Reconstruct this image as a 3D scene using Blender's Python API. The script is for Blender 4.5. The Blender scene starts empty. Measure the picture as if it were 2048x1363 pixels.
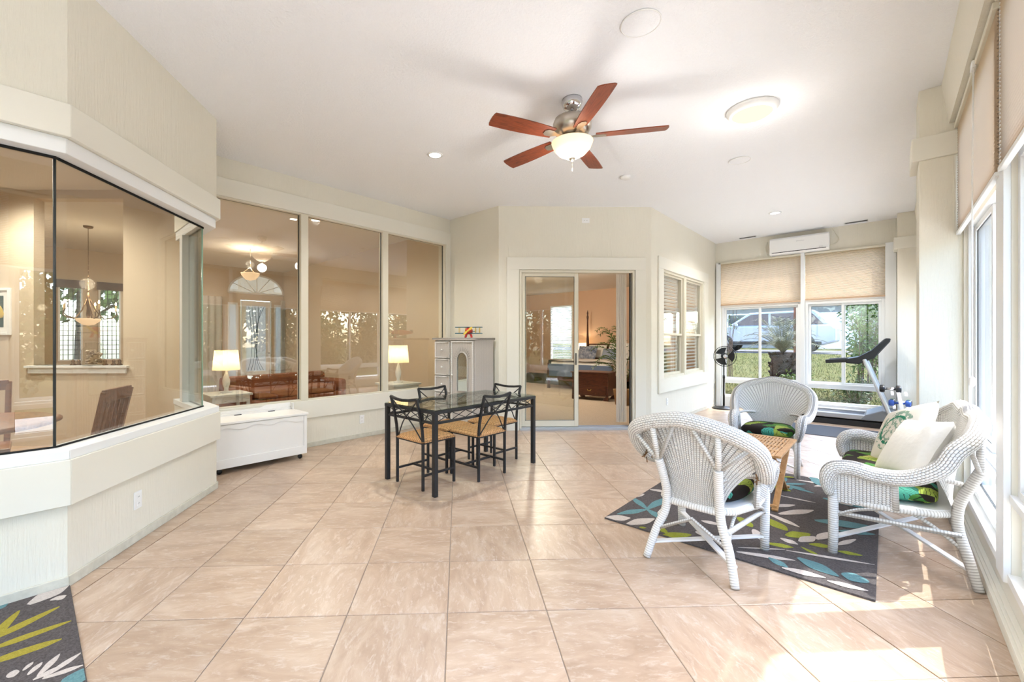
import bpy, math, random
from mathutils import Vector, Matrix
R = math.radians
PI = math.pi
rng = random.Random(7)
S = bpy.context.scene
col = S.collection

# ---------------------------------------------------------------- camera
CAM_H = 1.35
cam_d = bpy.data.cameras.new('camera')
cam_d.sensor_fit = 'HORIZONTAL'; cam_d.sensor_width = 36.0
cam_d.lens = 36.0 * 859 / 2048
cam_d.shift_x = (1024 - 952) / 2048
cam_d.shift_y = -1 / 2048
cam_d.clip_start = 0.02; cam_d.clip_end = 300
cam = bpy.data.objects.new('camera', cam_d); col.objects.link(cam)
cam.location = (0, 0, CAM_H); cam.rotation_euler = (R(90), 0, R(43.7))
S.camera = cam

# ---------------------------------------------------------------- sky, sun, exposure
SKY_STRENGTH = 5.0
SUN_STRENGTH = 2.6
EXPOSURE = 1.72
w = bpy.data.worlds.new('sky'); S.world = w; w.use_nodes = True
wn = w.node_tree; wn.nodes.clear()
wo = wn.nodes.new('ShaderNodeOutputWorld'); bg = wn.nodes.new('ShaderNodeBackground')
sky = wn.nodes.new('ShaderNodeTexSky'); sky.sky_type = 'NISHITA'
sky.sun_disc = False; sky.sun_elevation = R(58.8); sky.sun_rotation = R(42.5)
sky.air_density = 1.0; sky.dust_density = 2.0; sky.ozone_density = 1.0
hs = wn.nodes.new('ShaderNodeHueSaturation'); hs.inputs['Saturation'].default_value = 1.15
wn.links.new(sky.outputs[0], hs.inputs['Color'])
wn.links.new(hs.outputs[0], bg.inputs[0]); bg.inputs[1].default_value = SKY_STRENGTH * 0.12
wn.links.new(bg.outputs[0], wo.inputs[0])
sun_d = bpy.data.lights.new('sun', 'SUN'); sun_d.energy = SUN_STRENGTH; sun_d.angle = R(0.6)
sun_d.color = (1.0, 0.98, 0.96)
sun = bpy.data.objects.new('sun', sun_d); col.objects.link(sun)
# light travels towards (-.41, -.447, -1)
sun.rotation_euler = Vector((-0.41, -0.447, -1)).to_track_quat('-Z', 'Y').to_euler()
sun.location = (6, 8, 12)
vs = S.view_settings
vs.view_transform = 'Standard'; vs.look = 'None'; vs.gamma = 1.0; vs.use_curve_mapping = False
vs.exposure = EXPOSURE

# ---------------------------------------------------------------- mesh builder
class MB:
    def __init__(self): self.v = []; self.f = []; self.s = []; self.uv = []
    def add(self, vs, fs, smooth=False, uvs=None, M=None):
        b = len(self.v)
        for p in vs:
            p = Vector(p)
            self.v.append(tuple(M @ p) if M else tuple(p))
        for i, f in enumerate(fs):
            self.f.append([b + k for k in f]); self.s.append(smooth)
            self.uv.append([uvs[k] for k in f] if uvs else None)
        return self
    def box(self, a, b, M=None):
        x0, y0, z0 = a; x1, y1, z1 = b
        vs = [(x0,y0,z0),(x1,y0,z0),(x1,y1,z0),(x0,y1,z0),(x0,y0,z1),(x1,y0,z1),(x1,y1,z1),(x0,y1,z1)]
        uv = [(p[0] + p[1], p[2] + p[1] * 0.0) for p in vs]
        return self.add(vs, [(0,3,2,1),(4,5,6,7),(0,1,5,4),(1,2,6,5),(2,3,7,6),(3,0,4,7)], False, uv, M)
    def beam(self, p, q, w, h=None, up=(0,0,1)):
        p = Vector(p); q = Vector(q); h = h or w
        d = (q - p); L = d.length; d.normalize(); u = Vector(up)
        if abs(d.dot(u)) > 0.98: u = Vector((1,0,0))
        sx = d.cross(u).normalized(); u2 = sx.cross(d).normalized()
        M = Matrix(((sx.x,d.x,u2.x,p.x),(sx.y,d.y,u2.y,p.y),(sx.z,d.z,u2.z,p.z),(0,0,0,1)))
        return self.box((-w/2, 0, -h/2), (w/2, L, h/2), M)
    def tube(self, pts, r, n=10, closed=False, caps=True, uvscale=1.0):
        pts = [Vector(p) for p in pts]; m = len(pts)
        rs = r if isinstance(r, (list, tuple)) else [r] * m
        prev = None; vs = []; uvs = []; acc = 0
        for i, p in enumerate(pts):
            if closed: t = pts[(i+1) % m] - pts[i-1]
            else: t = pts[min(i+1, m-1)] - pts[max(i-1, 0)]
            if t.length < 1e-9: t = Vector((0,0,1))
            t.normalize()
            if prev is None:
                a = Vector((0,0,1)) if abs(t.z) < 0.9 else Vector((1,0,0))
                nx = t.cross(a).normalized()
            else:
                nx = (prev - t * prev.dot(t))
                nx = nx.normalized() if nx.length > 1e-6 else t.orthogonal().normalized()
            prev = nx; ny = t.cross(nx)
            if i: acc += (pts[i] - pts[i-1]).length
            for k in range(n):
                an = 2*PI*k/n
                vs.append(p + (nx*math.cos(an) + ny*math.sin(an)) * rs[i])
                uvs.append((k / n * 2*PI*max(rs), acc * uvscale))
        fs = []
        for i in range(m if closed else m-1):
            a = i*n; b = ((i+1) % m)*n
            for k in range(n): fs.append((a+k, a+(k+1)%n, b+(k+1)%n, b+k))
        if caps and not closed:
            fs.append(tuple(range(n-1,-1,-1))); fs.append(tuple((m-1)*n+k for k in range(n)))
        return self.add(vs, fs, True, uvs)
    def lathe(self, prof, n=24, M=None, caps=True):
        vs = []; fs = []; uvs = []; m = len(prof)
        for i, (r, z) in enumerate(prof):
            for k in range(n):
                an = 2*PI*k/n; vs.append((r*math.cos(an), r*math.sin(an), z)); uvs.append((k/n, i/m))
        for i in range(m-1):
            for k in range(n): fs.append((i*n+k, i*n+(k+1)%n, (i+1)*n+(k+1)%n, (i+1)*n+k))
        if caps:
            if prof[0][0] > 1e-5: fs.append(tuple(range(n-1,-1,-1)))
            if prof[-1][0] > 1e-5: fs.append(tuple((m-1)*n+k for k in range(n)))
        return self.add(vs, fs, True, uvs, M)
    def prism(self, poly, z0, z1, M=None, smooth=False):
        n = len(poly)
        vs = [(x,y,z0) for x,y in poly] + [(x,y,z1) for x,y in poly]
        fs = [tuple(range(n-1,-1,-1)), tuple(range(n,2*n))] + [(i,(i+1)%n,n+(i+1)%n,n+i) for i in range(n)]
        return self.add(vs, fs, False, None, M)
    def grid(self, fn, nu, nv, closed_u=False, uvs=(1,1), M=None):
        vs = []; uv = []; mu = nu if closed_u else nu+1
        for j in range(nv+1):
            for i in range(mu):
                vs.append(fn(i/nu, j/nv)); uv.append((i/nu*uvs[0], j/nv*uvs[1]))
        fs = []
        for j in range(nv):
            for i in range(nu):
                i2 = (i+1) % mu
                fs.append((j*mu+i, j*mu+i2, (j+1)*mu+i2, (j+1)*mu+i))
        return self.add(vs, fs, True, uv, M)
    def ball(self, c, r, n=14, m=8, sc=(1,1,1), M=None):
        c = Vector(c)
        def fn(u, v):
            a = 2*PI*u; b = PI*(v-.5)
            return c + Vector((r*sc[0]*math.cos(b)*math.cos(a), r*sc[1]*math.cos(b)*math.sin(a), r*sc[2]*math.sin(b)))
        return self.grid(fn, n, m, True, (1,1), M)
    def mesh(self, name, mat):
        me = bpy.data.meshes.new(name); me.from_pydata(self.v, [], self.f)
        me.polygons.foreach_set('use_smooth', self.s)
        if any(u is not None for u in self.uv):
            ul = me.uv_layers.new(name='UVMap'); i = 0; d = ul.data
            for u, f in zip(self.uv, self.f):
                for k in range(len(f)):
                    if u: d[i].uv = u[k]
                    i += 1
        if mat: me.materials.append(mat)
        me.update(); return me
    def build(self, name, mat, parent=None, bevel=0, label=None, kind=None, loc=None, rz=0):
        o = bpy.data.objects.new(name, self.mesh(name, mat)); col.objects.link(o)
        if parent: o.parent = parent
        if loc: o.location = loc
        if rz: o.rotation_euler = (0,0,rz)
        if bevel:
            md = o.modifiers.new('bevel', 'BEVEL'); md.width = bevel; md.segments = 2
            md.limit_method = 'ANGLE'; md.angle_limit = R(40)
        if label: o['label'] = label
        if kind: o['kind'] = kind
        return o
def MM(loc=(0,0,0), rot=(0,0,0), sc=(1,1,1)):
    from mathutils import Euler
    return Matrix.LocRotScale(Vector(loc), Euler(rot), Vector(sc))
def tag(o, label, cat=None, group=None, kind=None):
    o['label'] = label
    if cat: o['category'] = cat
    if group: o['group'] = group
    if kind: o['kind'] = kind
    return o
def thing(name, label, cat, loc=(0,0,0), rz=0, group=None):
    o = bpy.data.objects.new(name, None); col.objects.link(o); o.empty_display_size = .1
    o.location = loc; o.rotation_euler = (0,0,rz)
    return tag(o, label, cat, group)
def struct(name, label, loc=(0,0,0), rz=0):
    o = bpy.data.objects.new(name, None); col.objects.link(o); o.empty_display_size = .1
    o.location = loc; o.rotation_euler = (0,0,rz)
    return tag(o, label, None, None, 'structure')
def copy_tree(o, parent=None):
    c = o.copy(); col.objects.link(c); c.parent = parent
    for ch in list(o.children): copy_tree(ch, c)
    return c
def link_copy(name, me, parent, loc, rot=(0,0,0), sc=(1,1,1)):
    o = bpy.data.objects.new(name, me); col.objects.link(o); o.parent = parent
    o.location = loc; o.rotation_euler = rot; o.scale = sc
    return o
def bez(p0, p1, p2, p3, n=8):
    p0, p1, p2, p3 = map(Vector, (p0, p1, p2, p3)); out = []
    for i in range(n+1):
        t = i/n; out.append(p0*(1-t)**3 + p1*3*t*(1-t)**2 + p2*3*t*t*(1-t) + p3*t**3)
    return out
def crom(pts, n=6):
    pts = [Vector(p) for p in pts]; out = []
    for i in range(len(pts)-1):
        a = pts[max(i-1,0)]; b = pts[i]; c = pts[i+1]; d = pts[min(i+2, len(pts)-1)]
        for k in range(n):
            t = k/n
            out.append(0.5*((2*b) + (c-a)*t + (2*a-5*b+4*c-d)*t*t + (3*b-a-3*c+d)*t**3))
    out.append(pts[-1]); return out

# ---------------------------------------------------------------- materials
def srgb(r, g, b):
    f = lambda c: (c/255/12.92) if c/255 <= .04045 else ((c/255+.055)/1.055)**2.4
    return (f(r), f(g), f(b), 1)
class NT:
    def __init__(self, name):
        self.m = bpy.data.materials.new(name); self.m.use_nodes = True
        self.t = self.m.node_tree; self.t.nodes.clear()
        self.out = self.n('ShaderNodeOutputMaterial')
    def n(self, ty, **kw):
        x = self.t.nodes.new(ty)
        for k, v in kw.items():
            if k in x.inputs: x.inputs[k].default_value = v
            else: setattr(x, k, v)
        return x
    def l(self, a, b): self.t.links.new(a, b)
    def math(self, op, a, b=None, c=None):
        x = self.n('ShaderNodeMath', operation=op)
        for i, q in enumerate((a, b, c)):
            if q is None: continue
            if isinstance(q, (int, float)): x.inputs[i].default_value = q
            else: self.l(q, x.inputs[i])
        return x.outputs[0]
    def mixc(self, fac, a, b):
        x = self.n('ShaderNodeMix', data_type='RGBA')
        for s, q in ((0, fac), (6, a), (7, b)):
            if isinstance(q, (int, float)): x.inputs[s].default_value = q
            elif isinstance(q, tuple): x.inputs[s].default_value = q
            else: self.l(q, x.inputs[s])
        return x.outputs[2]
    def ramp(self, fac, stops, const=False):
        x = self.n('ShaderNodeValToRGB'); cr = x.color_ramp
        if const: cr.interpolation = 'CONSTANT'
        while len(cr.elements) < len(stops): cr.elements.new(0.5)
        for e, (p, c) in zip(cr.elements, stops): e.position = p; e.color = c
        self.l(fac, x.inputs[0]); return x.outputs[0]
    def coords(self, which='Object', scale=(1,1,1)):
        c = self.n('ShaderNodeTexCoord'); m = self.n('ShaderNodeMapping')
        m.inputs['Scale'].default_value = scale
        self.l(c.outputs[which], m.inputs[0]); return m.outputs[0]
    def noise(self, vec, scale, detail=4, rough=.5, dist=0):
        x = self.n('ShaderNodeTexNoise'); x.inputs['Scale'].default_value = scale
        x.inputs['Detail'].default_value = detail; x.inputs['Roughness'].default_value = rough
        x.inputs['Distortion'].default_value = dist
        self.l(vec, x.inputs['Vector']); return x.outputs[0]
    def principled(self, col, rough=.5, metal=0., spec=.5):
        x = self.n('ShaderNodeBsdfPrincipled')
        if isinstance(col, tuple): x.inputs['Base Color'].default_value = col
        else: self.l(col, x.inputs['Base Color'])
        x.inputs['Roughness'].default_value = rough; x.inputs['Metallic'].default_value = metal
        x.inputs['Specular IOR Level'].default_value = spec
        self.l(x.outputs[0], self.out.inputs[0]); return x
    def bump(self, bs, h, strength=.3, dist=.01):
        b = self.n('ShaderNodeBump'); b.inputs['Strength'].default_value = strength
        b.inputs['Distance'].default_value = dist
        self.l(h, b.inputs['Height']); self.l(b.outputs[0], bs.inputs['Normal'])
def simple(name, c, rough=.5, metal=0., spec=.5, bump=None, var=None, coords='Object'):
    t = NT(name)
    if var:
        f = t.noise(t.coords(coords), var[0], 3)
        cc = t.mixc(t.ramp(f, [(.3,(0,0,0,1)),(.7,(1,1,1,1))]), c, var[1])
        bs = t.principled(cc, rough, metal, spec)
    else: bs = t.principled(c, rough, metal, spec)
    if bump:
        sc = bump[3] if len(bump) > 3 else (1,1,1)
        t.bump(bs, t.noise(t.coords(coords, sc), bump[0], 3), bump[1], bump[2])
    return t.m
def glass_mat(name, tint=(1,1,1,1), r0=.04, rough=0.0):
    t = NT(name)
    tr = t.n('ShaderNodeBsdfTransparent'); tr.inputs[0].default_value = tint
    gl = t.n('ShaderNodeBsdfGlossy'); gl.inputs['Roughness'].default_value = rough
    lw = t.n('ShaderNodeLayerWeight'); lw.inputs[0].default_value = .5
    p5 = t.math('POWER', lw.outputs['Facing'], 5.0)
    fac = t.math('ADD', t.math('MULTIPLY', p5, 1-r0), r0)
    mx = t.n('ShaderNodeMixShader'); t.l(fac, mx.inputs[0]); t.l(tr.outputs[0], mx.inputs[1]); t.l(gl.outputs[0], mx.inputs[2])
    t.l(mx.outputs[0], t.out.inputs[0]); return t.m
def emit_mat(name, c, strength):
    t = NT(name); e = t.n('ShaderNodeEmission'); e.inputs[0].default_value = c; e.inputs[1].default_value = strength
    t.l(e.outputs[0], t.out.inputs[0]); return t.m
def translucent_mat(name, c, frac=.5, lines=None):
    t = NT(name)
    d = t.n('ShaderNodeBsdfDiffuse'); tr = t.n('ShaderNodeBsdfTranslucent')
    d.inputs[0].default_value = c; tr.inputs[0].default_value = c
    mx = t.n('ShaderNodeMixShader'); mx.inputs[0].default_value = frac
    t.l(d.outputs[0], mx.inputs[1]); t.l(tr.outputs[0], mx.inputs[2]); t.l(mx.outputs[0], t.out.inputs[0])
    if lines:
        sp = t.n('ShaderNodeSeparateXYZ'); t.l(t.coords('Object'), sp.inputs[0])
        h = t.math('ABSOLUTE', t.math('SINE', t.math('MULTIPLY', sp.outputs[2], PI / lines)))
        b = t.n('ShaderNodeBump'); b.inputs['Strength'].default_value = .5; b.inputs['Distance'].default_value = .006
        t.l(h, b.inputs['Height']); t.l(b.outputs[0], d.inputs['Normal'])
    return t.m

K = {}
def stucco(name, c, c2):
    t = NT(name)
    f = t.noise(t.coords('Object', (1,1,.35)), 2.0, 4)
    cc = t.mixc(f, c, c2)
    bs = t.principled(cc, .85, 0, .2)
    h1 = t.noise(t.coords('Object', (1,1,.07)), 75, 3, .6)
    h2 = t.noise(t.coords('Object', (1,1,.5)), 14, 4, .6, .6)
    h = t.math('ADD', h1, t.math('MULTIPLY', h2, .8))
    t.bump(bs, h, .55, .008); return t.m
K['stucco'] = stucco('stucco', srgb(232,228,214), srgb(227,222,207))
K['trim'] = simple('trim_paint', srgb(232,229,217), .6, 0, .3, bump=(30,.08,.004))
K['kerb'] = simple('kerb_paint', srgb(214,210,195), .8, 0, .2, bump=(40,.5,.006), var=(20,srgb(200,196,180)))
t = NT('ceiling_paint'); bs = t.principled(srgb(244,245,247), .9, 0, .1)
t.bump(bs, t.ramp(t.noise(t.coords('Object'), 55, 3, .6), [(.42,(0,0,0,1)),(.6,(1,1,1,1))]), .35, .006); K['ceiling'] = t.m
# travertine tile : each tile object gets its own tone and grain
t = NT('floor_tile'); oi = t.n('ShaderNodeObjectInfo')
va = t.n('ShaderNodeVectorMath', operation='MULTIPLY_ADD')
cmb = t.n('ShaderNodeCombineXYZ')
for i in range(3): t.l(t.math('MULTIPLY', oi.outputs['Random'], 37.0 + 13*i), cmb.inputs[i])
tc = t.n('ShaderNodeTexCoord'); t.l(tc.outputs['Object'], va.inputs[0]); va.inputs[1].default_value = (1,1,1); t.l(cmb.outputs[0], va.inputs[2])
rot = t.n('ShaderNodeVectorRotate', rotation_type='Z_AXIS'); t.l(va.outputs[0], rot.inputs['Vector'])
t.l(t.math('MULTIPLY', t.math('FLOOR', t.math('MULTIPLY', oi.outputs['Random'], 3.99)), PI/2), rot.inputs['Angle'])
mp = t.n('ShaderNodeMapping'); mp.inputs['Scale'].default_value = (1, 2.6, 1); t.l(rot.outputs[0], mp.inputs[0])
n1 = t.noise(mp.outputs[0], 3.2, 6, .62, .8); n2 = t.noise(mp.outputs[0], 14, 5, .7, .5)
base = t.ramp(n1, [(.25, srgb(164,136,110)), (.5, srgb(184,157,131)), (.75, srgb(204,182,158))])
veins = t.ramp(n2, [(.52,(0,0,0,1)), (.68,(1,1,1,1))])
c2 = t.mixc(t.math('MULTIPLY', veins, .65), base, srgb(208,192,176))
hsv = t.n('ShaderNodeHueSaturation'); t.l(c2, hsv.inputs['Color'])
t.l(t.math('ADD', t.math('MULTIPLY', oi.outputs['Random'], .16), .92), hsv.inputs['Value'])
hsv.inputs['Saturation'].default_value = .92
bs = t.principled(hsv.outputs[0], .32, 0, .45)
t.bump(bs, t.noise(mp.outputs[0], 40, 4, .6), .12, .003); K['tile'] = t.m
K['grout'] = simple('grout', srgb(166,154,142), .9, 0, .1)
K['white'] = simple('white_paint', srgb(240,240,238), .4, 0, .4)
K['white_frame'] = simple('white_window_frame', srgb(236,238,238), .35, 0, .4)
K['cream_frame'] = simple('cream_window_frame', srgb(222,216,198), .45, 0, .4)
K['alu'] = simple('aluminium', srgb(200,202,204), .35, .8)
K['chrome'] = simple('chrome', srgb(215,215,218), .12, 1.0)
K['nickel'] = simple('brushed_nickel', srgb(190,182,170), .28, 1.0, bump=(80,.05,.002,(1,1,.05)))
K['black_metal'] = simple('black_metal', srgb(46,45,46), .45, .3, .4)
K['black_plastic'] = simple('black_plastic', srgb(28,29,31), .4, 0, .4)
K['grey_plastic'] = simple('grey_plastic', srgb(120,124,128), .4, 0, .4)
K['rubber'] = simple('rubber', srgb(70,74,80), .75, 0, .3, bump=(120,.3,.002))
K['dark'] = simple('dark_gap', srgb(35,35,35), .8, 0, .2)
K['seal'] = simple('dark_glass_seal', srgb(52,56,56), .4, 0, .4)
K['glass'] = glass_mat('clear_glass', (.97,.985,.975,1), .04)
K['glass_tint'] = glass_mat('tinted_glass', (.84,.86,.84,1), .12)
K['glass_edge'] = simple('green_glass_edge', srgb(150,190,170), .2, 0, .6)
K['table_glass'] = glass_mat('table_glass', (.86,.92,.88,1), .05)
K['mirror'] = simple('mirror', srgb(215,222,220), .04, 1.0)
K['shade'] = translucent_mat('cellular_shade_fabric', srgb(206,188,164), .27, .019)
K['sheer'] = translucent_mat('sheer_fabric', srgb(238,236,232), .45)
K['lampshade'] = translucent_mat('lampshade_fabric', srgb(240,222,190), .6)
# wicker with uv weave
def wicker(name, c_hi, c_lo, wu=.014, wv=.010, strength=.9):
    t = NT(name); uv = t.n('ShaderNodeTexCoord'); sp = t.n('ShaderNodeSeparateXYZ'); t.l(uv.outputs['UV'], sp.inputs[0])
    U = t.math('DIVIDE', sp.outputs[0], wu); V = t.math('DIVIDE', sp.outputs[1], wv)
    a = t.math('ABSOLUTE', t.math('SINE', t.math('MULTIPLY', U, PI)))
    ph = t.math('MULTIPLY', t.math('FLOOR', U), .5)
    b = t.math('ABSOLUTE', t.math('SINE', t.math('MULTIPLY', t.math('ADD', V, ph), PI)))
    h = t.math('MULTIPLY', t.math('POWER', a, .6), t.math('ADD', t.math('MULTIPLY', b, .7), .3))
    cc = t.mixc(t.ramp(h, [(.05,(0,0,0,1)),(.5,(1,1,1,1))]), c_lo, c_hi)
    bs = t.principled(cc, .6, 0, .3); t.bump(bs, h, strength, .006); return t.m
K['wicker'] = wicker('white_wicker', srgb(234,231,226), srgb(112,105,97), .017, .013, 1.0)
K['wicker_roll'] = wicker('white_wicker_roll', srgb(236,233,228), srgb(116,109,101), .014, .019, 1.0)
K['wicker_wrap'] = wicker('white_cane_wrap', srgb(236,233,228), srgb(160,153,144), .5, .014, .6)
K['wicker_cab'] = wicker('white_wicker_cabinet', srgb(226,218,210), srgb(128,118,110), .016, .012, 1.0)
K['seagrass'] = wicker('woven_seagrass', srgb(206,154,104), srgb(104,60,28), .026, .042, 1.0)
K['paintwood'] = simple('white_painted_wood', srgb(238,236,232), .45, 0, .4, bump=(60,.06,.002))
def wood(name, c1, c2, scale=(1,12,12), rough=.4):
    t = NT(name); v = t.coords('Object', scale)
    f = t.noise(v, 3.0, 6, .65, 1.2)
    bs = t.principled(t.ramp(f, [(.3,c1),(.7,c2)]), rough, 0, .4); t.bump(bs, f, .08, .002); return t.m
K['teak'] = wood('teak', srgb(168,120,72), srgb(206,160,108), (8,2,8))
K['cherry'] = wood('cherry_blade_wood', srgb(92,42,26), srgb(150,74,44), (2,14,14), .35)
K['walnut'] = wood('dark_wood', srgb(58,30,20), srgb(98,54,36), (2,10,10), .3)
K['brown_wood'] = wood('brown_wood', srgb(110,66,42), srgb(160,104,70), (3,10,10), .4)
K['leather'] = simple('brown_leather', srgb(150,92,58), .45, 0, .4, bump=(60,.2,.003), var=(5,srgb(128,76,46)))
# tropical cushion print
t = NT('tropical_print'); v = t.coords('Object')
nz = t.n('ShaderNodeTexNoise'); nz.inputs['Scale'].default_value = 7; t.l(v, nz.inputs['Vector'])
vm = t.n('ShaderNodeVectorMath', operation='MULTIPLY_ADD'); t.l(nz.outputs['Color'], vm.inputs[0]); vm.inputs[1].default_value = (.12,.12,.12); t.l(v, vm.inputs[2])
vo = t.n('ShaderNodeTexVoronoi'); vo.inputs['Scale'].default_value = 8.5; t.l(vm.outputs[0], vo.inputs['Vector'])
sp = t.n('ShaderNodeSeparateColor'); t.l(vo.outputs['Color'], sp.inputs[0])
leaf = t.ramp(sp.outputs[0], [(0,srgb(34,24,20)),(.28,srgb(70,150,130)),(.42,srgb(60,112,48)),(.6,srgb(150,168,70)),(.74,srgb(36,28,24)),(.84,srgb(96,140,60)),(.93,srgb(196,190,110))], True)
vd = t.n('ShaderNodeSeparateColor'); t.l(vo.outputs['Color'], vd.inputs[0])
sx = t.n('ShaderNodeSeparateXYZ'); t.l(vm.outputs[0], sx.inputs[0])
an = t.math('MULTIPLY', vd.outputs[1], 6.28)
ln = t.math('ADD', t.math('MULTIPLY', sx.outputs[0], t.math('COSINE', an)), t.math('MULTIPLY', sx.outputs[1], t.math('SINE', an)))
stp = t.math('ABSOLUTE', t.math('SINE', t.math('MULTIPLY', ln, 210)))
lines = t.ramp(stp, [(.1,(0,0,0,1)),(.35,(1,1,1,1))])
cc = t.mixc(lines, srgb(30,34,26), leaf)
bs = t.principled(cc, .85, 0, .2); K['tropical'] = t.m
# throw pillow with green printed medallion
t = NT('printed_pillow'); tc = t.n('ShaderNodeTexCoord')
sp = t.n('ShaderNodeSeparateXYZ'); t.l(tc.outputs['Object'], sp.inputs[0])
rr = t.math('MULTIPLY', t.math('SQRT', t.math('ADD', t.math('MULTIPLY', sp.outputs[0], sp.outputs[0]), t.math('MULTIPLY', sp.outputs[2], sp.outputs[2]))), 2.0)
nn = t.noise(tc.outputs['Object'], 30, 4, .6)
disc = t.math('MULTIPLY', t.math('LESS_THAN', rr, .33), t.math('GREATER_THAN', nn, .52))
ring = t.math('LESS_THAN', t.math('ABSOLUTE', t.math('SUBTRACT', rr, .22)), .02)
msk = t.math('MAXIMUM', t.math('MULTIPLY', disc, .7), t.math('MULTIPLY', t.math('MULTIPLY', ring, t.math('GREATER_THAN', nn, .42)), 1.0))
bs = t.principled(t.mixc(msk, srgb(222,218,206), srgb(50,124,98)), .9, 0, .1); K['pillow'] = t.m
K['linen'] = simple('white_linen', srgb(238,236,230), .9, 0, .1, bump=(25,.25,.01), var=(4,srgb(228,226,220)))
# rug colours
def rugm(name, c, c2): return simple(name, c, .95, 0, .05, bump=(160,.8,.004), var=(120,c2))
K['rug_grey'] = rugm('rug_charcoal', srgb(104,98,96), srgb(78,73,72))
K['rug_cream'] = rugm('rug_cream', srgb(206,196,188), srgb(188,178,170))
K['rug_teal'] = rugm('rug_teal', srgb(112,148,150), srgb(92,128,132))
K['rug_lime'] = rugm('rug_lime', srgb(154,160,70), srgb(134,140,54))
K['rug_gold'] = rugm('rug_gold', srgb(170,158,70), srgb(150,138,56))
# house interior and outdoor colours
K['int_wall'] = simple('interior_wall_paint', srgb(212,194,170), .8, 0, .2)
K['int_ceil'] = simple('interior_ceiling_paint', srgb(226,218,206), .9, 0, .1)
K['int_floor'] = simple('interior_floor', srgb(196,164,132), .6, 0, .3, var=(3,srgb(180,148,118)))
K['carpet'] = simple('carpet', srgb(204,190,172), .95, 0, .05, bump=(180,.8,.006), var=(60,srgb(188,172,152)))
K['bed_wall'] = simple('bedroom_wall_paint', srgb(222,192,164), .8, 0, .2)
K['concrete'] = simple('concrete', srgb(204,200,194), .85, 0, .2, bump=(40,.2,.004), var=(2,srgb(190,184,174)))
K['grass'] = simple('lawn_grass', srgb(62,70,34), .95, 0, .05, bump=(60,.8,.02), var=(9,srgb(92,86,54)))
K['blade'] = simple('grass_blade', srgb(66,78,36), .8, 0, .2, var=(3,srgb(94,90,56)))
K['asphalt'] = simple('asphalt', srgb(88,86,86), .9, 0, .1, bump=(80,.4,.004))
K['leaf'] = simple('green_leaf', srgb(56,82,32), .5, 0, .3, var=(6,srgb(84,108,48)))
K['leaf_dark'] = simple('dark_leaf', srgb(40,60,28), .5, 0, .3, var=(6,srgb(62,82,40)))
K['leaf_grey'] = simple('grey_green_leaf', srgb(90,96,78), .7, 0, .2, var=(6,srgb(116,120,102)))
K['bark'] = simple('bark', srgb(110,96,82), .9, 0, .1, bump=(20,.8,.03), var=(8,srgb(78,66,56)))
K['bark_red'] = simple('red_bark', srgb(140,100,82), .9, 0, .1, bump=(30,.9,.03,(1,1,3)), var=(12,srgb(100,70,58)))
K['bark_dark'] = simple('dark_bark', srgb(70,62,58), .9, 0, .1, bump=(30,1.0,.04,(1,1,2)), var=(14,srgb(44,38,36)))
K['car_paint'] = simple('white_car_paint', srgb(158,162,168), .15, 0, .6)
K['car_glass'] = simple('dark_car_glass', srgb(60,70,80), .05, 0, .8)
K['tyre'] = simple('tyre', srgb(52,52,54), .8, 0, .2)
K['house_paint'] = simple('pale_house_paint', srgb(140,134,128), .85, 0, .2)

# ================================================================ ROOM SHELL
CEIL = 3.37
RM = dict(A=(.43,9.95), B=(.43,-4.0), C=(-3.19,-4.0), B1=(-3.25,.155), B2=(-4.43,1.2), B3=(-5.29,1.2),
          D=(-5.29,4.9), E=(-4.21,4.9), F=(-2.58,6.55), G=(-2.58,9.95))
def ang(p, q): return math.atan2(q[1]-p[1], q[0]-p[0])
def dist(p, q): return math.hypot(q[0]-p[0], q[1]-p[1])
def wall(name, label, p, q, thick, z0, z1, ops=(), mat=None, ext=(0,0)):
    L = dist(p, q); mb = MB(); s = -ext[0]
    for (a, b, c, d) in sorted(ops):
        if a > s: mb.box((s,0,z0),(a,thick,z1))
        if c > z0: mb.box((a,0,z0),(b,thick,c))
        if d < z1: mb.box((a,0,d),(b,thick,z1))
        s = b
    if L + ext[1] > s: mb.box((s,0,z0),(L+ext[1],thick,z1))
    o = mb.build(name, mat or K['stucco'], None, 0, None, None, (p[0],p[1],0), ang(p,q))
    tag(o, label, None, None, 'structure'); return o
def wroot(name, label, p, q): return struct(name, label, (p[0],p[1],0), ang(p,q))
def rect(mb, s0, s1, z0, z1, n0, n1, t, tb=None):
    tb = tb or t
    mb.box((s0,n0,z0),(s0+t,n1,z1)); mb.box((s1-t,n0,z0),(s1,n1,z1))
    mb.box((s0+t,n0,z0),(s1-t,n1,z0+tb)); mb.box((s0+t,n0,z1-t),(s1-t,n1,z1)); return mb
def pane(parent, s0, s1, z0, z1, n, mat=None, name='pane'):
    return MB().box((s0,n,z0),(s1,n+.006,z1)).build(name, mat or K['glass'], parent)
def board(parent, s0, s1, z0, z1, n0=-.025, n1=0, name='casing_board', mat=None, bevel=.004):
    return MB().box((s0,n0,z0),(s1,n1,z1)).build(name, mat or K['trim'], parent, bevel)
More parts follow.
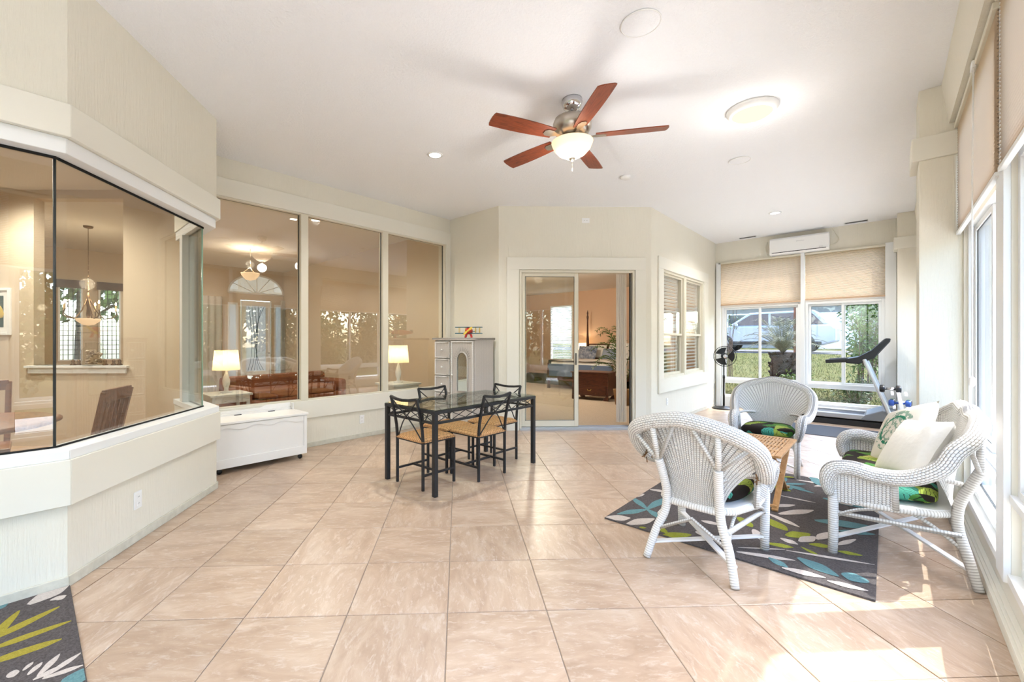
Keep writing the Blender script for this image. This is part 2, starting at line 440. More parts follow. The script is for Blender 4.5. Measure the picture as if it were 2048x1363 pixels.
def slider(root, s0, s1, z0, z1, n, fr, flip=False, gl=None, t=.045):
    rect(MB(), s0, s1, z0, z1, n-.03, n+.07, t).build('frame', fr, root, .003)
    m = (s0+s1)/2
    for k, (a, b) in enumerate(((s0+t, m+.025), (m-.025, s1-t))):
        nn = n + (.0 if (k == 0) != flip else .034)
        sa = rect(MB(), a, b, z0+t, z1-t, nn, nn+.028, .038).build('sash', fr, root, .002)
        pane(sa, a+.038, b-.038, z0+t+.038, z1-t-.038, nn+.011, gl)
        g = MB(); rect(g, a+.036, b-.036, z0+t+.036, z1-t-.036, nn+.009, nn+.019, .006)
        g.build('seal', K['seal'], sa)

# ---- ceiling and floor
poly = [RM[k] for k in ('A','B','C','B1','B2','B3','D','E','F','G')]
tag(MB().prism(poly, CEIL, CEIL+.15).build('ceiling', K['ceiling']), 'white knockdown textured flat ceiling of the sunroom', None, None, 'structure')
floor = MB().prism(poly, -.10, -.005).build('floor', K['grout']); tag(floor, 'beige travertine tile floor laid diagonally to the walls', None, None, 'structure')
strips = [[(-5.29,1.2),(-4.43,1.2),(-4.43,4.9),(-5.29,4.9)]]
def lerp_y(p, q, x): return p[1] + (q[1]-p[1])*(x-p[0])/(q[0]-p[0])
lo = lambda x: lerp_y(RM['B2'], RM['B1'], x); hi = lambda x: lerp_y(RM['E'], RM['F'], x)
strips.append([(-4.43,1.2),(-4.21,lo(-4.21)),(-4.21,4.9),(-4.43,4.9)])
strips.append([(-4.21,lo(-4.21)),(-3.25,.155),(-3.25,hi(-3.25)),(-4.21,4.9)])
strips.append([(-3.25,.155),(-3.23,-1.3),(-2.58,-1.3),(-2.58,6.55),(-3.25,hi(-3.25))])
strips.append([(-2.58,-1.3),(.43,-1.3),(.43,9.95),(-2.58,9.95)])
def clip(poly, cl):
    out = poly
    n = len(cl)
    for i in range(n):
        a, b = cl[i], cl[(i+1) % n]; inp = out; out = []
        if not inp: return []
        side = lambda p: (b[0]-a[0])*(p[1]-a[1]) - (b[1]-a[1])*(p[0]-a[0])
        for k in range(len(inp)):
            p, q = inp[k], inp[(k+1) % len(inp)]; sp_, sq = side(p), side(q)
            if sp_ >= -1e-9: out.append(p)
            if (sp_ > 1e-9 and sq < -1e-9) or (sp_ < -1e-9 and sq > 1e-9):
                u = sp_/(sp_-sq); out.append((p[0]+(q[0]-p[0])*u, p[1]+(q[1]-p[1])*u))
    return out
def area(p): return .5*sum(p[i][0]*p[(i+1)%len(p)][1]-p[(i+1)%len(p)][0]*p[i][1] for i in range(len(p)))
TP = .4947; TA = R(46.03); tA = (math.cos(TA), math.sin(TA)); tB = (-math.sin(TA), math.cos(TA))
anchor = (-1.575, 1.444)       # measured tile corner
half = TP/2 - .0022
tm = MB(); a = half; b = half-.003
tm.add([(-a,-a,-.008),(a,-a,-.008),(a,a,-.008),(-a,a,-.008),(-a,-a,-.002),(a,-a,-.002),(a,a,-.002),(-a,a,-.002),(-b,-b,0),(b,-b,0),(b,b,0),(-b,b,0)],
       [(0,1,5,4),(1,2,6,5),(2,3,7,6),(3,0,4,7),(4,5,9,8),(5,6,10,9),(6,7,11,10),(7,4,8,11),(8,9,10,11)])
tile_me = tm.mesh('tile', K['tile'])
for i in range(-22, 23):
    for j in range(-22, 23):
        cx = anchor[0] + (i+.5)*TP*tA[0] + (j+.5)*TP*tB[0]; cy = anchor[1] + (i+.5)*TP*tA[1] + (j+.5)*TP*tB[1]
        if not (-5.8 < cx < .9 and -1.7 < cy < 10.4): continue
        sq = [(cx+half*(u*tA[0]+v*tB[0]), cy+half*(u*tA[1]+v*tB[1])) for u, v in ((-1,-1),(1,-1),(1,1),(-1,1))]
        pcs = [clip(sq, st) for st in strips]; pcs = [p for p in pcs if len(p) > 2 and area(p) > 1e-5]
        tot = sum(area(p) for p in pcs)
        if tot < .002: continue
        if tot > (2*half)**2 * .999:
            o = link_copy('tile', tile_me, floor, (cx,cy,0), (0,0,TA))
        else:
            mb = MB(); cs, sn = math.cos(-TA), math.sin(-TA)
            for p in pcs: mb.prism([((x-cx)*cs-(y-cy)*sn, (x-cx)*sn+(y-cy)*cs) for x, y in p], -.008, 0)
            o = mb.build('tile', K['tile'], floor, 0, None, None, (cx,cy,0), TA)

# ---- bay (aquarium glass) on the left
C_, B1, B2, B3 = RM['C'], RM['B1'], RM['B2'], RM['B3']
def offs(pl, d):                         # offset an open polyline to the left by d
    out = []
    for i, p in enumerate(pl):
        p = Vector(p)
        ns = []
        if i > 0: e = (p - Vector(pl[i-1])).normalized(); ns.append(Vector((-e.y, e.x)))
        if i < len(pl)-1: e = (Vector(pl[i+1]) - p).normalized(); ns.append(Vector((-e.y, e.x)))
        n = (ns[0] + ns[-1]).normalized(); out.append(tuple(p + n * (d / max(.3, n.dot(ns[0])))))
    return out
bay = [C_, B1, B2, B3]
def band(pl, d0, d1, z0, z1):            # solid strip following a polyline between two offsets
    A0, A1 = offs(pl, d0), offs(pl, d1); mb = MB()
    for i in range(len(pl)-1):
        mb.prism([A0[i], A0[i+1], A1[i+1], A1[i]], z0, z1)
    return mb
def facets(name, label, pl, d0, d1, z0, z1, mat, bevel=0):
    o = band(pl, d0, d1, z0, z1).build(name, mat, None, bevel); tag(o, label, None, None, 'structure'); return o
facets('wall_left', 'cream stucco bay wall under and over the corner window', bay, 0, .15, 0, .70, K['stucco'])
w2 = band(bay, 0, .15, 2.46, CEIL).build('stucco_header', K['stucco'], bpy.data.objects['wall_left'])
facets('baseboard_left', 'low painted kerb along the foot of the bay wall', bay, -.014, 0, 0, .06, K['kerb'], .004)
tr = struct('trim_1', 'wide cream boards above and below the bay corner window')
band(bay, -.03, 0, 2.46, 2.64).build('casing_board', K['trim'], tr, .004)
band(bay, -.03, 0, .45, .70).build('casing_board', K['trim'], tr, .004)
win = struct('window_1', 'frameless mitred corner window of large tinted panes in the bay')
band(bay, -.02, .16, .70, .752).build('sill', K['white_frame'], win, .004)
band(bay, .005, .14, 2.375, 2.46).build('head_frame', K['white_frame'], win, .004)
G0 = offs(bay, .10); G1 = offs(bay, .108)
for i in range(3):
    mb = MB(); mb.prism([G0[i], G0[i+1], G1[i+1], G1[i]], .752, 2.375); mb.build('pane', K['glass_tint'], win)
    q0, q1 = offs(bay, .092), offs(bay, .1)
    for (za, zb) in ((.752,.762),(2.36,2.375)):
        MB().prism([q0[i], q0[i+1], q1[i+1], q1[i]], za, zb).build('seal', K['dark'], win)
for k in (1, 2):
    c = offs(bay, .104)[k]
    MB().lathe([(.007,.752),(.007,2.375)], 8, MM((c[0],c[1],0))).build('corner_joint', K['glass_edge'] if k == 2 else K['seal'], win)
# jamb of the return facet (pale, seen through the green glass)
MB().box((-.36,.02,.752),(-.26,.16,2.375), MM((B3[0],B3[1],0),(0,0,ang(B2,B3)))).build('jamb', K['white_frame'], win, .004)

# ---- three pane wall
p, q = B3, RM['D']; L = dist(p, q)
wall('wall_left_panes', 'cream stucco wall holding three tall fixed panes', p, q, .15, 0, CEIL, [(.05,3.585,.60,2.935)])
win = wroot('window_2', 'row of three tall fixed glass panes in cream frames', p, q)
for a, b in ((.05,1.17),(1.255,2.38),(2.46,3.585)):
    pane(win, a, b, .60, 2.935, .045, K['glass_tint'])
    rect(MB(), a-.012, b+.012, .595, 2.94, -.008, .04, .018).build('bead', K['cream_frame'], win, .002)
    rect(MB(), a+.004, b-.004, .605, 2.93, .04, .058, .008).build('seal', K['seal'], win)
for a, b in ((1.17,1.255),(2.38,2.46)): MB().box((a,-.012,.60),(b,.10,2.935)).build('mullion', K['cream_frame'], win, .003)
tr = wroot('trim_2', 'broad flat cream boards framing the three tall panes', p, q)
board(tr, .02, L-.002, 2.94, 3.142); board(tr, .02, L-.002, .372, .595); board(tr, 3.60, L-.002, .595, 2.94)
o = MB().box((0,-.014,0),(L,0,.06)).build('baseboard_left_panes', K['kerb'], None, .004, None, None, (p[0],p[1],0), ang(p,q)); tag(o, 'painted kerb at the foot of the three pane wall', None, None, 'structure')

# ---- short wall behind the wicker cabinet
p, q = RM['D'], RM['E']
wall('wall_back_left', 'short cream stucco return wall behind the wicker cabinet', p, q, .15, 0, CEIL, (), None, (.15,0))

# ---- sliding door wall at 45 degrees
p, q = RM['E'], RM['F']; L = dist(p, q)
wall('wall_back', 'diagonal cream stucco wall with the sliding glass door', p, q, .15, 0, CEIL, [(.314,2.06,0,2.405)])
tr = wroot('trim_3', 'wide flat cream casing around the sliding glass door', p, q)
board(tr, .12, 2.23, 2.415, 2.60); board(tr, .12, .304, 0, 2.415); board(tr, 2.07, 2.23, 0, 2.415)
dr = wroot('door_1', 'sliding glass door, left panel shut and right side open', p, q)
mb = MB(); mb.box((.314,-.01,0),(.344,.13,2.405)).box((2.03,-.01,0),(2.06,.13,2.405)).box((.344,-.01,2.372),(2.03,.13,2.405)); mb.build('frame', K['cream_frame'], dr, .003)
mb = MB(); mb.box((.314,-.03,0),(2.06,.14,.03)).box((.344,.0,.03),(2.03,.02,.045)).box((.344,.05,.03),(2.03,.06,.05)).box((.344,.10,.03),(2.03,.11,.05)); mb.build('track', K['alu'], dr, .002)
sa = rect(MB(), .344, 1.205, .05, 2.372, .022, .048, .055, .09).build('door_panel', K['cream_frame'], dr, .003)
pane(sa, .399, 1.15, .14, 2.317, .032, K['glass'])
rect(MB(), .397, 1.152, .138, 2.319, .028, .042, .007).build('seal', K['seal'], sa)
sb = rect(MB(), .37, 1.225, .05, 2.372, .066, .09, .055, .09).build('door_panel', K['cream_frame'], dr, .003)
pane(sb, .425, 1.17, .14, 2.317, .076, K['glass'])
MB().box((1.165,.012,.98),(1.18,.022,1.16)).build('handle', K['black_plastic'], dr, .002)
for k, s in enumerate((1.99, 2.005, 2.02)): MB().box((s,.0+.03*k,.05),(s+.006,.03+.03*k,2.372)).build('jamb_track', K['dark'] if k != 1 else K['alu'], dr)
o = MB().box((0,-.012,0),(.12,0,.05)).box((2.23,-.012,0),(L,0,.05)).build('baseboard_back', K['kerb'], None, .003, None, None, (p[0],p[1],0), ang(p,q)); tag(o, 'low painted kerb beside the sliding door', None, None, 'structure')

# ---- side wall with double hung windows
p, q = RM['F'], RM['G']; L = dist(p, q); y0 = p[1]
wall('wall_side', 'cream stucco side wall with the paired shuttered window', p, q, .15, 0, CEIL, [(7.01-y0,9.10-y0,.75,2.475)])
tr = wroot('trim_4', 'wide cream casing boards round the paired shuttered window', p, q)
board(tr, 6.80-y0, 9.36-y0, 2.485, 2.67); board(tr, 6.80-y0, 9.36-y0, .52, .735); board(tr, 6.80-y0, 7.0-y0, .735, 2.485); board(tr, 9.11-y0, 9.36-y0, .735, 2.485)
win = wroot('window_3', 'paired double hung windows with white plantation shutters behind', p, q)
for a, b in ((7.01-y0, 8.035-y0), (8.105-y0, 9.10-y0)):
    rect(MB(), a, b, .75, 2.475, 0, .10, .03).build('frame', K['cream_frame'], win, .002)
    for k, (za, zb) in enumerate(((.78,1.475),(1.435,2.445))):
        n = .03 if k else .055
        sa = rect(MB(), a+.03, b-.03, za, zb, n, n+.022, .035).build('sash', K['cream_frame'], win, .002)
        pane(sa, a+.065, b-.065, za+.035, zb-.035, n+.008)
    sh = rect(MB(), a+.01, b-.01, .76, 2.465, .105, .135, .05).build('shutter', K['white'], win, .002)
    lv = MB()
    for (za, zb) in ((.82,1.56),(1.64,2.41)):
        nl = int((zb-za)/.058)
        for i in range(nl): lv.beam((a+.06,.12,za+(i+.5)*(zb-za)/nl),(b-.06,.12,za+(i+.5)*(zb-za)/nl),.055,.008,(0,.5,.86))
    lv.build('louvres', K['white'], sh, 0, 'white slatted louvres')
    MB().box((a+.06,.108,1.56),(b-.06,.132,1.64)).build('shutter_rail', K['white'], sh, .002)
MB().box((8.035-y0,-.005,.75),(8.105-y0,.10,2.475)).build('mullion', K['cream_frame'], win, .002)
o = MB().box((0,-.014,0),(L,0,.06)).build('baseboard_side', K['kerb'], None, .003, None, None, (p[0],p[1],0), ang(p,q)); tag(o, 'painted kerb below the shuttered window', None, None, 'structure')

# ---- far wall with two sliders over low fixed lights
p, q = RM['G'], RM['A']; x0 = p[0]; L = dist(p, q)
wall('wall_front', 'cream end wall with two tall windows under an air conditioner', p, q, .15, 0, CEIL, [(-2.47-x0,-1.15-x0,.20,2.95),(-1.09-x0,-.015-x0,.20,2.95)], None, (0,.15))
for wi, (a, b) in enumerate(((-2.47-x0,-1.15-x0),(-1.09-x0,-.015-x0))):
    win = wroot('window_%d' % (4+wi), ('white sliding window with low fixed pane beside the floor fan','white sliding window with low fixed pane behind the treadmill')[wi], p, q)
    slider(win, a, b, .52, 2.06, .04, K['white_frame'], bool(wi))
    rect(MB(), a, b, .20, .52, .02, .10, .04).build('low_frame', K['white_frame'], win, .003)
    pane(win, a+.04, b-.04, .24, .48, .06)
    MB().box((a,.01,2.06),(b,.10,2.12)).build('transom', K['white_frame'], win, .003)
    pane(win, a, b, 2.12, 2.95, .06); rect(MB(), a, b, 2.12, 2.95, .03, .09, .03).build('upper_frame', K['white_frame'], win)
MB().box((-2.56,9.90,0),(-2.475,9.95,2.95)).build('trim_5', K['white_frame'], None, .003); tag(bpy.data.objects['trim_5'], 'white jamb strip in the corner by the floor fan', None, None, 'structure')
MB().box((-1.15,9.90,0),(-1.09,9.95,2.98)).build('trim_6', K['white_frame'], None, .003); tag(bpy.data.objects['trim_6'], 'white post between the two end windows', None, None, 'structure')
MB().box((-.015,9.90,0),(.12,9.95,2.98)).build('trim_7', K['white_frame'], None, .003); tag(bpy.data.objects['trim_7'], 'white jamb beside the far pillar', None, None, 'structure')
MB().box((-2.475,9.93,0),(-.015,9.95,.20)).build('baseboard_front', K['white_frame'], None, .003); tag(bpy.data.objects['baseboard_front'], 'white panel strip under the end windows', None, None, 'structure')

# ---- pillars with capitals and beam on the right
def pillar(name, label, x0, x1, y0, y1, cz0, cz1, o=.042):
    r = struct(name, label)
    MB().box((x0,y0,0),(x1,y1,CEIL)).build('shaft', K['stucco'], r, .004)
    MB().box((x0-o,y0-o*.55,cz0),(x1,y1+o*.55,cz1)).build('capital', K['trim'], r, .006)
pillar('wall_right_pillar', 'cream stucco pillar with a block capital between right windows', .19, .43, 5.0, 5.40, 2.80, 2.985)
pillar('wall_right_end_pillar', 'cream stucco pillar with capital in the far right corner', .125, .43, 9.55, 9.95, 2.80, 2.985)
be = MB(); be.prism([(.315,CEIL),(.43,CEIL),(.43,3.05),(.355,3.05)], -4.0, 9.95, Matrix(((1,0,0,0),(0,0,1,0),(0,1,0,0),(0,0,0,1))))
tag(be.build('wall_right_beam', K['stucco']), 'cream beam along the ceiling over the right windows', None, None, 'structure')

# ---- right window wall
p, q = RM['A'], RM['B']
segs = [(9.45,7.62),(7.43,5.45),(4.97,3.43),(3.24,1.70),(1.51,-.03),(-.22,-1.76),(-1.95,-3.6)]
ops = [(9.95-a, 9.95-b, .19, 3.0) for a, b in segs]
wall('wall_right', 'right window wall with low pale panels under the sills', p, q, .14, 0, CEIL, ops, K['trim'], (0,.14))
names = ('far window of the right wall beside the dumbbell rack','right wall window just behind the pillar','right wall window behind the wicker loveseat','right wall sliding window on the camera side of the loveseat','right wall window next to the foreground floor','right wall window past the foreground corner','last right wall window by the rear wall')
for i, (a, b) in enumerate(segs):
    win = wroot('window_%d' % (6+i), 'white sliding ' + names[i].replace('sliding ',''), p, q)
    s0, s1 = 9.95-a, 9.95-b
    slider(win, s0, s1, .60, 2.25, .05, K['white_frame'], False)
    rect(MB(), s0, s1, .235, .60, .03, .12, .045).build('low_frame', K['white_frame'], win, .003)
    pane(win, s0+.045, s1-.045, .28, .555, .075)
    rect(MB(), s0+.043, s1-.043, .278, .557, .07, .085, .007).build('seal', K['seal'], win)
    MB().box((s0-.01,-.012,.19),(s1+.01,.13,.235)).build('sill', K['white'], win, .004)
    MB().box((s0,-.006,.575),(s1,.03,.615)).build('mid_rail', K['white_frame'], win, .003)
    pane(win, s0, s1, 2.25, 3.0, .08); rect(MB(), s0, s1, 2.25, 3.0, .05, .11, .03).build('upper_frame', K['white_frame'], win)
bb = MB(); bb.box((0,-.045,0),(13.95,0,.045))
for k in range(3): bb.box((0,-.045+.012*k,.045+.012*k),(13.95,0,.057+.012*k))
o = bb.build('baseboard_right', K['trim'], None, .002, None, None, (p[0],p[1],0), ang(p,q)); tag(o, 'stepped cream base moulding along the right window wall', None, None, 'structure')
for k, (a, b) in enumerate(((7.62,7.43),(3.43,3.24),(1.70,1.51),(-.03,-.22),(-1.76,-1.95))):
    o = MB().box((.405,b,.19),(.43,a,3.03)).build('trim_%d' % (8+k), K['white_frame'], None, .003)
    tag(o, ('white post between the two far right windows','white post between right windows beside the loveseat','white post between right windows by the foreground floor','white post past the foreground corner','white post near the rear wall')[k], None, None, 'structure')
# rear wall behind the camera, with two broad windows
p, q = RM['B'], RM['C']
wall('wall_rear', 'rear sunroom wall with two broad windows', p, q, .14, 0, CEIL, [(.3,1.7,.3,2.9),(1.95,3.35,.3,2.9)], None, (.14,.14))
for i, (a, b) in enumerate(((.3,1.7),(1.95,3.35))):
    win = wroot('window_%d' % (13+i), ('white sliding rear wall window by the right wall','white sliding rear wall window by the bay')[i], p, q)
    slider(win, a, b, .3, 2.9, .05, K['white_frame'])

# ---- cellular shades
def shade(name_lab, p, q, s0, s1, z0, z1, n, group=None):
    r = thing('cellular_shade', name_lab, 'window shade', (p[0],p[1],0), ang(p,q), group)
    def fn(u, v):
        z = z0 + (z1-z0)*v; k = v*(z1-z0)/.019
        return (s0+(s1-s0)*u, n + (.006 if int(round(k*2)) % 2 else -.006), z)
    nv = int((z1-z0)/.019*2)
    m = MB(); m.grid(fn, 1, nv); m.s = [False]*len(m.s)
    m.build('fabric', K['shade'], r)
    MB().box((s0-.005,n-.02,z1),(s1+.005,n+.02,z1+.035)).build('headrail', K['cream_frame'], r, .003)
    MB().box((s0,n-.012,z0-.022),(s1,n+.012,z0)).build('bottom_rail', simple('shade_rail', srgb(200,168,138), .5) if 'end' in name_lab else K['white'], r, .003)
    return r
p, q = RM['G'], RM['A']
shade('half lowered beige cellular shade at the end window by the floor fan', p, q, .07, 1.43, 2.09, 2.92, -.03)
shade('half lowered beige cellular shade at the end window over the treadmill', p, q, 1.50, 2.57, 2.11, 2.92, -.03)
p, q = RM['A'], RM['B']
sl = ['beige cellular shade on the far window beside the dumbbell rack','beige cellular shade just behind the right pillar','beige cellular shade over the window behind the loveseat','beige cellular shade on the camera side of the loveseat','beige cellular shade over the foreground right window','beige cellular shade past the foreground corner','beige cellular shade nearest the rear wall']
for i, (a, b) in enumerate(segs):
    r = shade(sl[i], p, q, 9.95-a+(-.02 if i != 2 else -.02), 9.95-b+.094 if i not in (0,1) else 9.95-b, 2.19, 3.0, -.028)
    if i == 2:
        s = 9.95 - 3.98
        mb = MB(); mb.tube([(s,-.05,3.0),(s+.01,-.055,2.2),(s+.015,-.055,1.12)], .0022, 6); mb.build('lift_cord', K['white'], r)
        mb = MB(); mb.tube([(s+.05,-.05,3.0),(s+.045,-.055,2.2),(s+.03,-.055,1.12)], .0022, 6); mb.build('lift_cord', K['white'], r)
        MB().box((s-.02,-.06,2.985),(s+.06,-.04,3.03)).build('cord_lock', K['white'], r, .004)
        MB().lathe([(.006,0),(.013,.01),(.014,.05),(.006,.06)], 10, MM((s+.022,-.055,1.07))).build('cord_tassel', K['white'], r)

RUG1 = [
    ('cream',-1.367,3.018,-1.261,3.261,0.090), ('cream',-1.534,3.018,-1.398,3.148,0.100), ('cream',-1.535,3.869,-1.405,3.917,0.060), ('cream',-1.588,3.547,-1.528,3.724,0.060),
    ('teal',-1.373,3.403,-1.500,3.144,0.070), ('teal',-1.373,3.403,-1.577,3.581,0.060), ('teal',-1.373,3.403,-1.353,3.772,0.070), ('teal',-1.373,3.403,-1.183,3.282,0.070),
    ('lime',-1.112,3.005,-0.974,3.167,0.090), ('lime',-1.212,3.149,-1.095,3.067,0.060), ('lime',-1.282,3.033,-1.239,3.057,0.030), ('cream',-0.967,3.236,-0.827,3.232,0.080),
    ('cream',-0.994,3.462,-0.863,3.483,0.060), ('lime',-0.810,3.729,-0.697,3.591,0.080), ('lime',-0.662,3.851,-0.505,3.693,0.100), ('lime',-0.496,3.594,-0.384,3.747,0.100),
    ('lime',-0.572,3.375,-0.434,3.425,0.060), ('lime',-0.368,3.551,-0.250,3.614,0.060), ('lime',-0.224,3.559,-0.108,3.594,0.050), ('lime',-0.401,3.470,-0.290,3.395,0.030),
    ('cream',-0.686,4.134,-0.537,4.319,0.060), ('cream',-0.599,4.006,-0.416,4.286,0.080), ('cream',-0.663,3.964,-0.450,3.827,0.060), ('cream',-0.519,3.527,-0.419,3.494,0.060),
    ('cream',-0.418,3.551,-0.353,3.715,0.070), ('cream',-0.337,3.671,-0.283,3.874,0.060), ('cream',-0.231,3.665,-0.149,3.857,0.040), ('cream',-0.678,3.560,-0.596,3.395,0.070),
    ('cream',-0.461,3.345,-0.050,3.494,0.030), ('cream',-0.686,3.105,-0.401,3.228,0.050), ('cream',-0.672,4.494,-0.422,4.490,0.030), ('cream',-0.694,3.176,-0.470,3.350,0.020),
    ('teal',-0.524,3.159,-0.420,3.095,0.060), ('teal',-0.394,3.283,-0.197,3.179,0.100), ('teal',-0.187,3.230,-0.069,3.220,0.110), ('teal',-0.384,4.045,-0.067,4.193,0.130),
    ('teal',-0.390,4.669,-0.066,4.653,0.130), ('teal',-0.726,4.859,-0.457,4.762,0.060), ('teal',-0.248,3.939,-0.057,4.043,0.070), ('mint',-0.445,3.071,-0.247,3.111,0.060),
    ('mint',-0.238,3.079,-0.070,3.105,0.050), ('lime',-0.742,5.122,-0.651,5.184,0.050), ('cream',-0.820,5.161,-0.744,5.138,0.050),
]
RUG2 = [
    ('gold',-2.829,-0.140,-3.109,-0.025,0.050), ('gold',-2.886,-0.129,-3.008,0.114,0.055), ('gold',-2.807,-0.125,-2.815,0.148,0.050), ('gold',-2.693,-0.120,-2.674,0.109,0.060),
    ('cream',-3.143,0.007,-3.256,0.164,0.100), ('cream',-3.115,0.083,-3.114,0.145,0.040), ('cream',-3.092,0.106,-3.103,0.141,0.030), ('cream',-2.444,0.030,-2.553,0.098,0.030),
    ('cream',-2.420,0.047,-2.496,0.162,0.030), ('cream',-2.414,0.043,-2.394,0.163,0.030), ('cream',-2.432,0.017,-2.453,0.109,0.030), ('cream',-2.529,-0.010,-2.569,0.019,0.020),
    ('cream',-2.483,0.003,-2.539,0.045,0.025), ('cream',-2.537,-0.056,-2.533,-0.020,0.050), ('teal',-2.341,0.093,-2.303,0.184,0.100), ('teal',-3.226,-0.103,-3.198,-0.076,0.060),
]

# ================================================================ FURNITURE
# ---- rugs
def leaf_poly(x0, y0, x1, y1, wd, n=9):
    dx, dy = x1-x0, y1-y0; L = math.hypot(dx, dy) or 1; nx, ny = -dy/L, dx/L; up, dn = [], []
    for i in range(n+1):
        t = i/n; h = wd/2*math.sin(PI*min(1, t*.92+.05))**.8*(1+.08*math.sin(9*t+x0*7))
        up.append((x0+dx*t+nx*h, y0+dy*t+ny*h)); dn.append((x0+dx*t-nx*h, y0+dy*t-ny*h))
    return up + dn[::-1]
def rug(label, x0, y0, x1, y1, leaves, extra, seed, ya, yb):
    r = thing('area_rug', label, 'rug', ((x0+x1)/2,(y0+y1)/2,0)); ox, oy = (x0+x1)/2,(y0+y1)/2
    MB().box((x0-ox,y0-oy,.0005),(x1-ox,y1-oy,.012)).build('pile', K['rug_grey'], r, .003)
    rr = random.Random(seed); ls = list(leaves)
    for k in range(extra):
        cx, cy = rr.uniform(x0,x1), rr.uniform(ya,yb); a = rr.uniform(0,6.28)
        c = rr.choice(['cream','teal','lime','cream'])
        for m in range(rr.choice([1,3,4])):
            l = rr.uniform(.14,.26); ls.append((c, cx, cy, cx+l*math.cos(a+m*.8), cy+l*math.sin(a+m*.8), rr.uniform(.05,.09)))
    box = [(x0+.004,y0+.004),(x1-.004,y0+.004),(x1-.004,y1-.004),(x0+.004,y1-.004)]
    by = {}
    for i, (c, *g) in enumerate(ls):
        po = leaf_poly(*g)
        if area(po) < 0: po = po[::-1]
        # split into quads so clipping stays convex
        n = len(po)//2
        for k in range(n-1):
            qd = [po[k], po[k+1], po[-k-2], po[-k-1]]
            if area(qd) < 0: qd = qd[::-1]
            qd = clip(qd, box)
            if len(qd) > 2 and area(qd) > 1e-6: by.setdefault(c, []).append((qd, .0126+.00006*i))
    mm = dict(cream='rug_cream', teal='rug_teal', lime='rug_lime', gold='rug_gold', mint='rug_cream')
    for c, qs in by.items():
        mb = MB()
        for qd, z in qs: mb.add([(x-ox,y-oy,z) for x, y in qd], [tuple(range(len(qd)))])
        mb.build('leaf_pattern', K[mm[c]], r, 0, c + ' tufted leaf motifs', 'stuff')
    return r
rug('charcoal rug with teal, lime and cream leaves under wicker seats', -1.545, 3.025, -.04, 5.30, RUG1, 7, 3, 4.6, 5.25)
rug('charcoal rug with gold fronds and cream sprigs beside the bay', -3.235, -1.95, -1.75, .165, RUG2, 9, 5, -1.9, -.75)

# ---- dining table with glass top
r = thing('dining_table', 'black metal dining table with clear glass top and lattice apron', 'table', (-3.172,3.15,0))
hx, hy, ht = .352, .712, .746
for sx in (-1,1):
    for sy in (-1,1):
        MB().box((sx*hx-.02 if sx>0 else sx*hx-.02, sy*hy-.02, 0),(sx*hx+.02, sy*hy+.02, ht-.035)).build('leg', K['black_metal'], r, .003)
mb = MB(); rect2 = [(-hx-.022,-hy-.022),(hx+.022,hy+.022)]
for sx in (-1,1): mb.box((sx*hx-.022,-hy-.022,ht-.035),(sx*hx+.022,hy+.022,ht-.006))
for sy in (-1,1): mb.box((-hx+.022,sy*hy-.022,ht-.035),(hx-.022,sy*hy+.022,ht-.006))
mb.build('top_frame', K['black_metal'], r, .003)
MB().box((-hx-.018,-hy-.018,ht-.006),(hx+.018,hy+.018,ht+.004)).build('glass_top', K['table_glass'], r, .002)
mb = MB()
for sx in (-1,1): mb.box((sx*hx-.011,-hy+.02,ht-.125),(sx*hx+.011,hy-.02,ht-.103))
for sy in (-1,1): mb.box((-hx+.02,sy*hy-.011,ht-.125),(hx-.02,sy*hy+.011,ht-.103))
mb.build('lower_rail', K['black_metal'], r, .002)
for axis in range(4):
    mb = MB(); sgn = -1 if axis % 2 else 1
    L = hy if axis < 2 else hx; n = 8 if axis < 2 else 4
    for i in range(n):
        a = -L+.03+(2*L-.06)*i/n; b = -L+.03+(2*L-.06)*(i+1)/n
        for za, zb in ((ht-.104,ht-.036),(ht-.036,ht-.104)):
            P = [(sgn*hx, a, za),(sgn*hx, b, zb)] if axis < 2 else [(a, sgn*hy, za),(b, sgn*hy, zb)]
            mb.tube(P, .0035, 6)
    mb.build('lattice', K['black_metal'], r, 0, 'crossed thin rods')

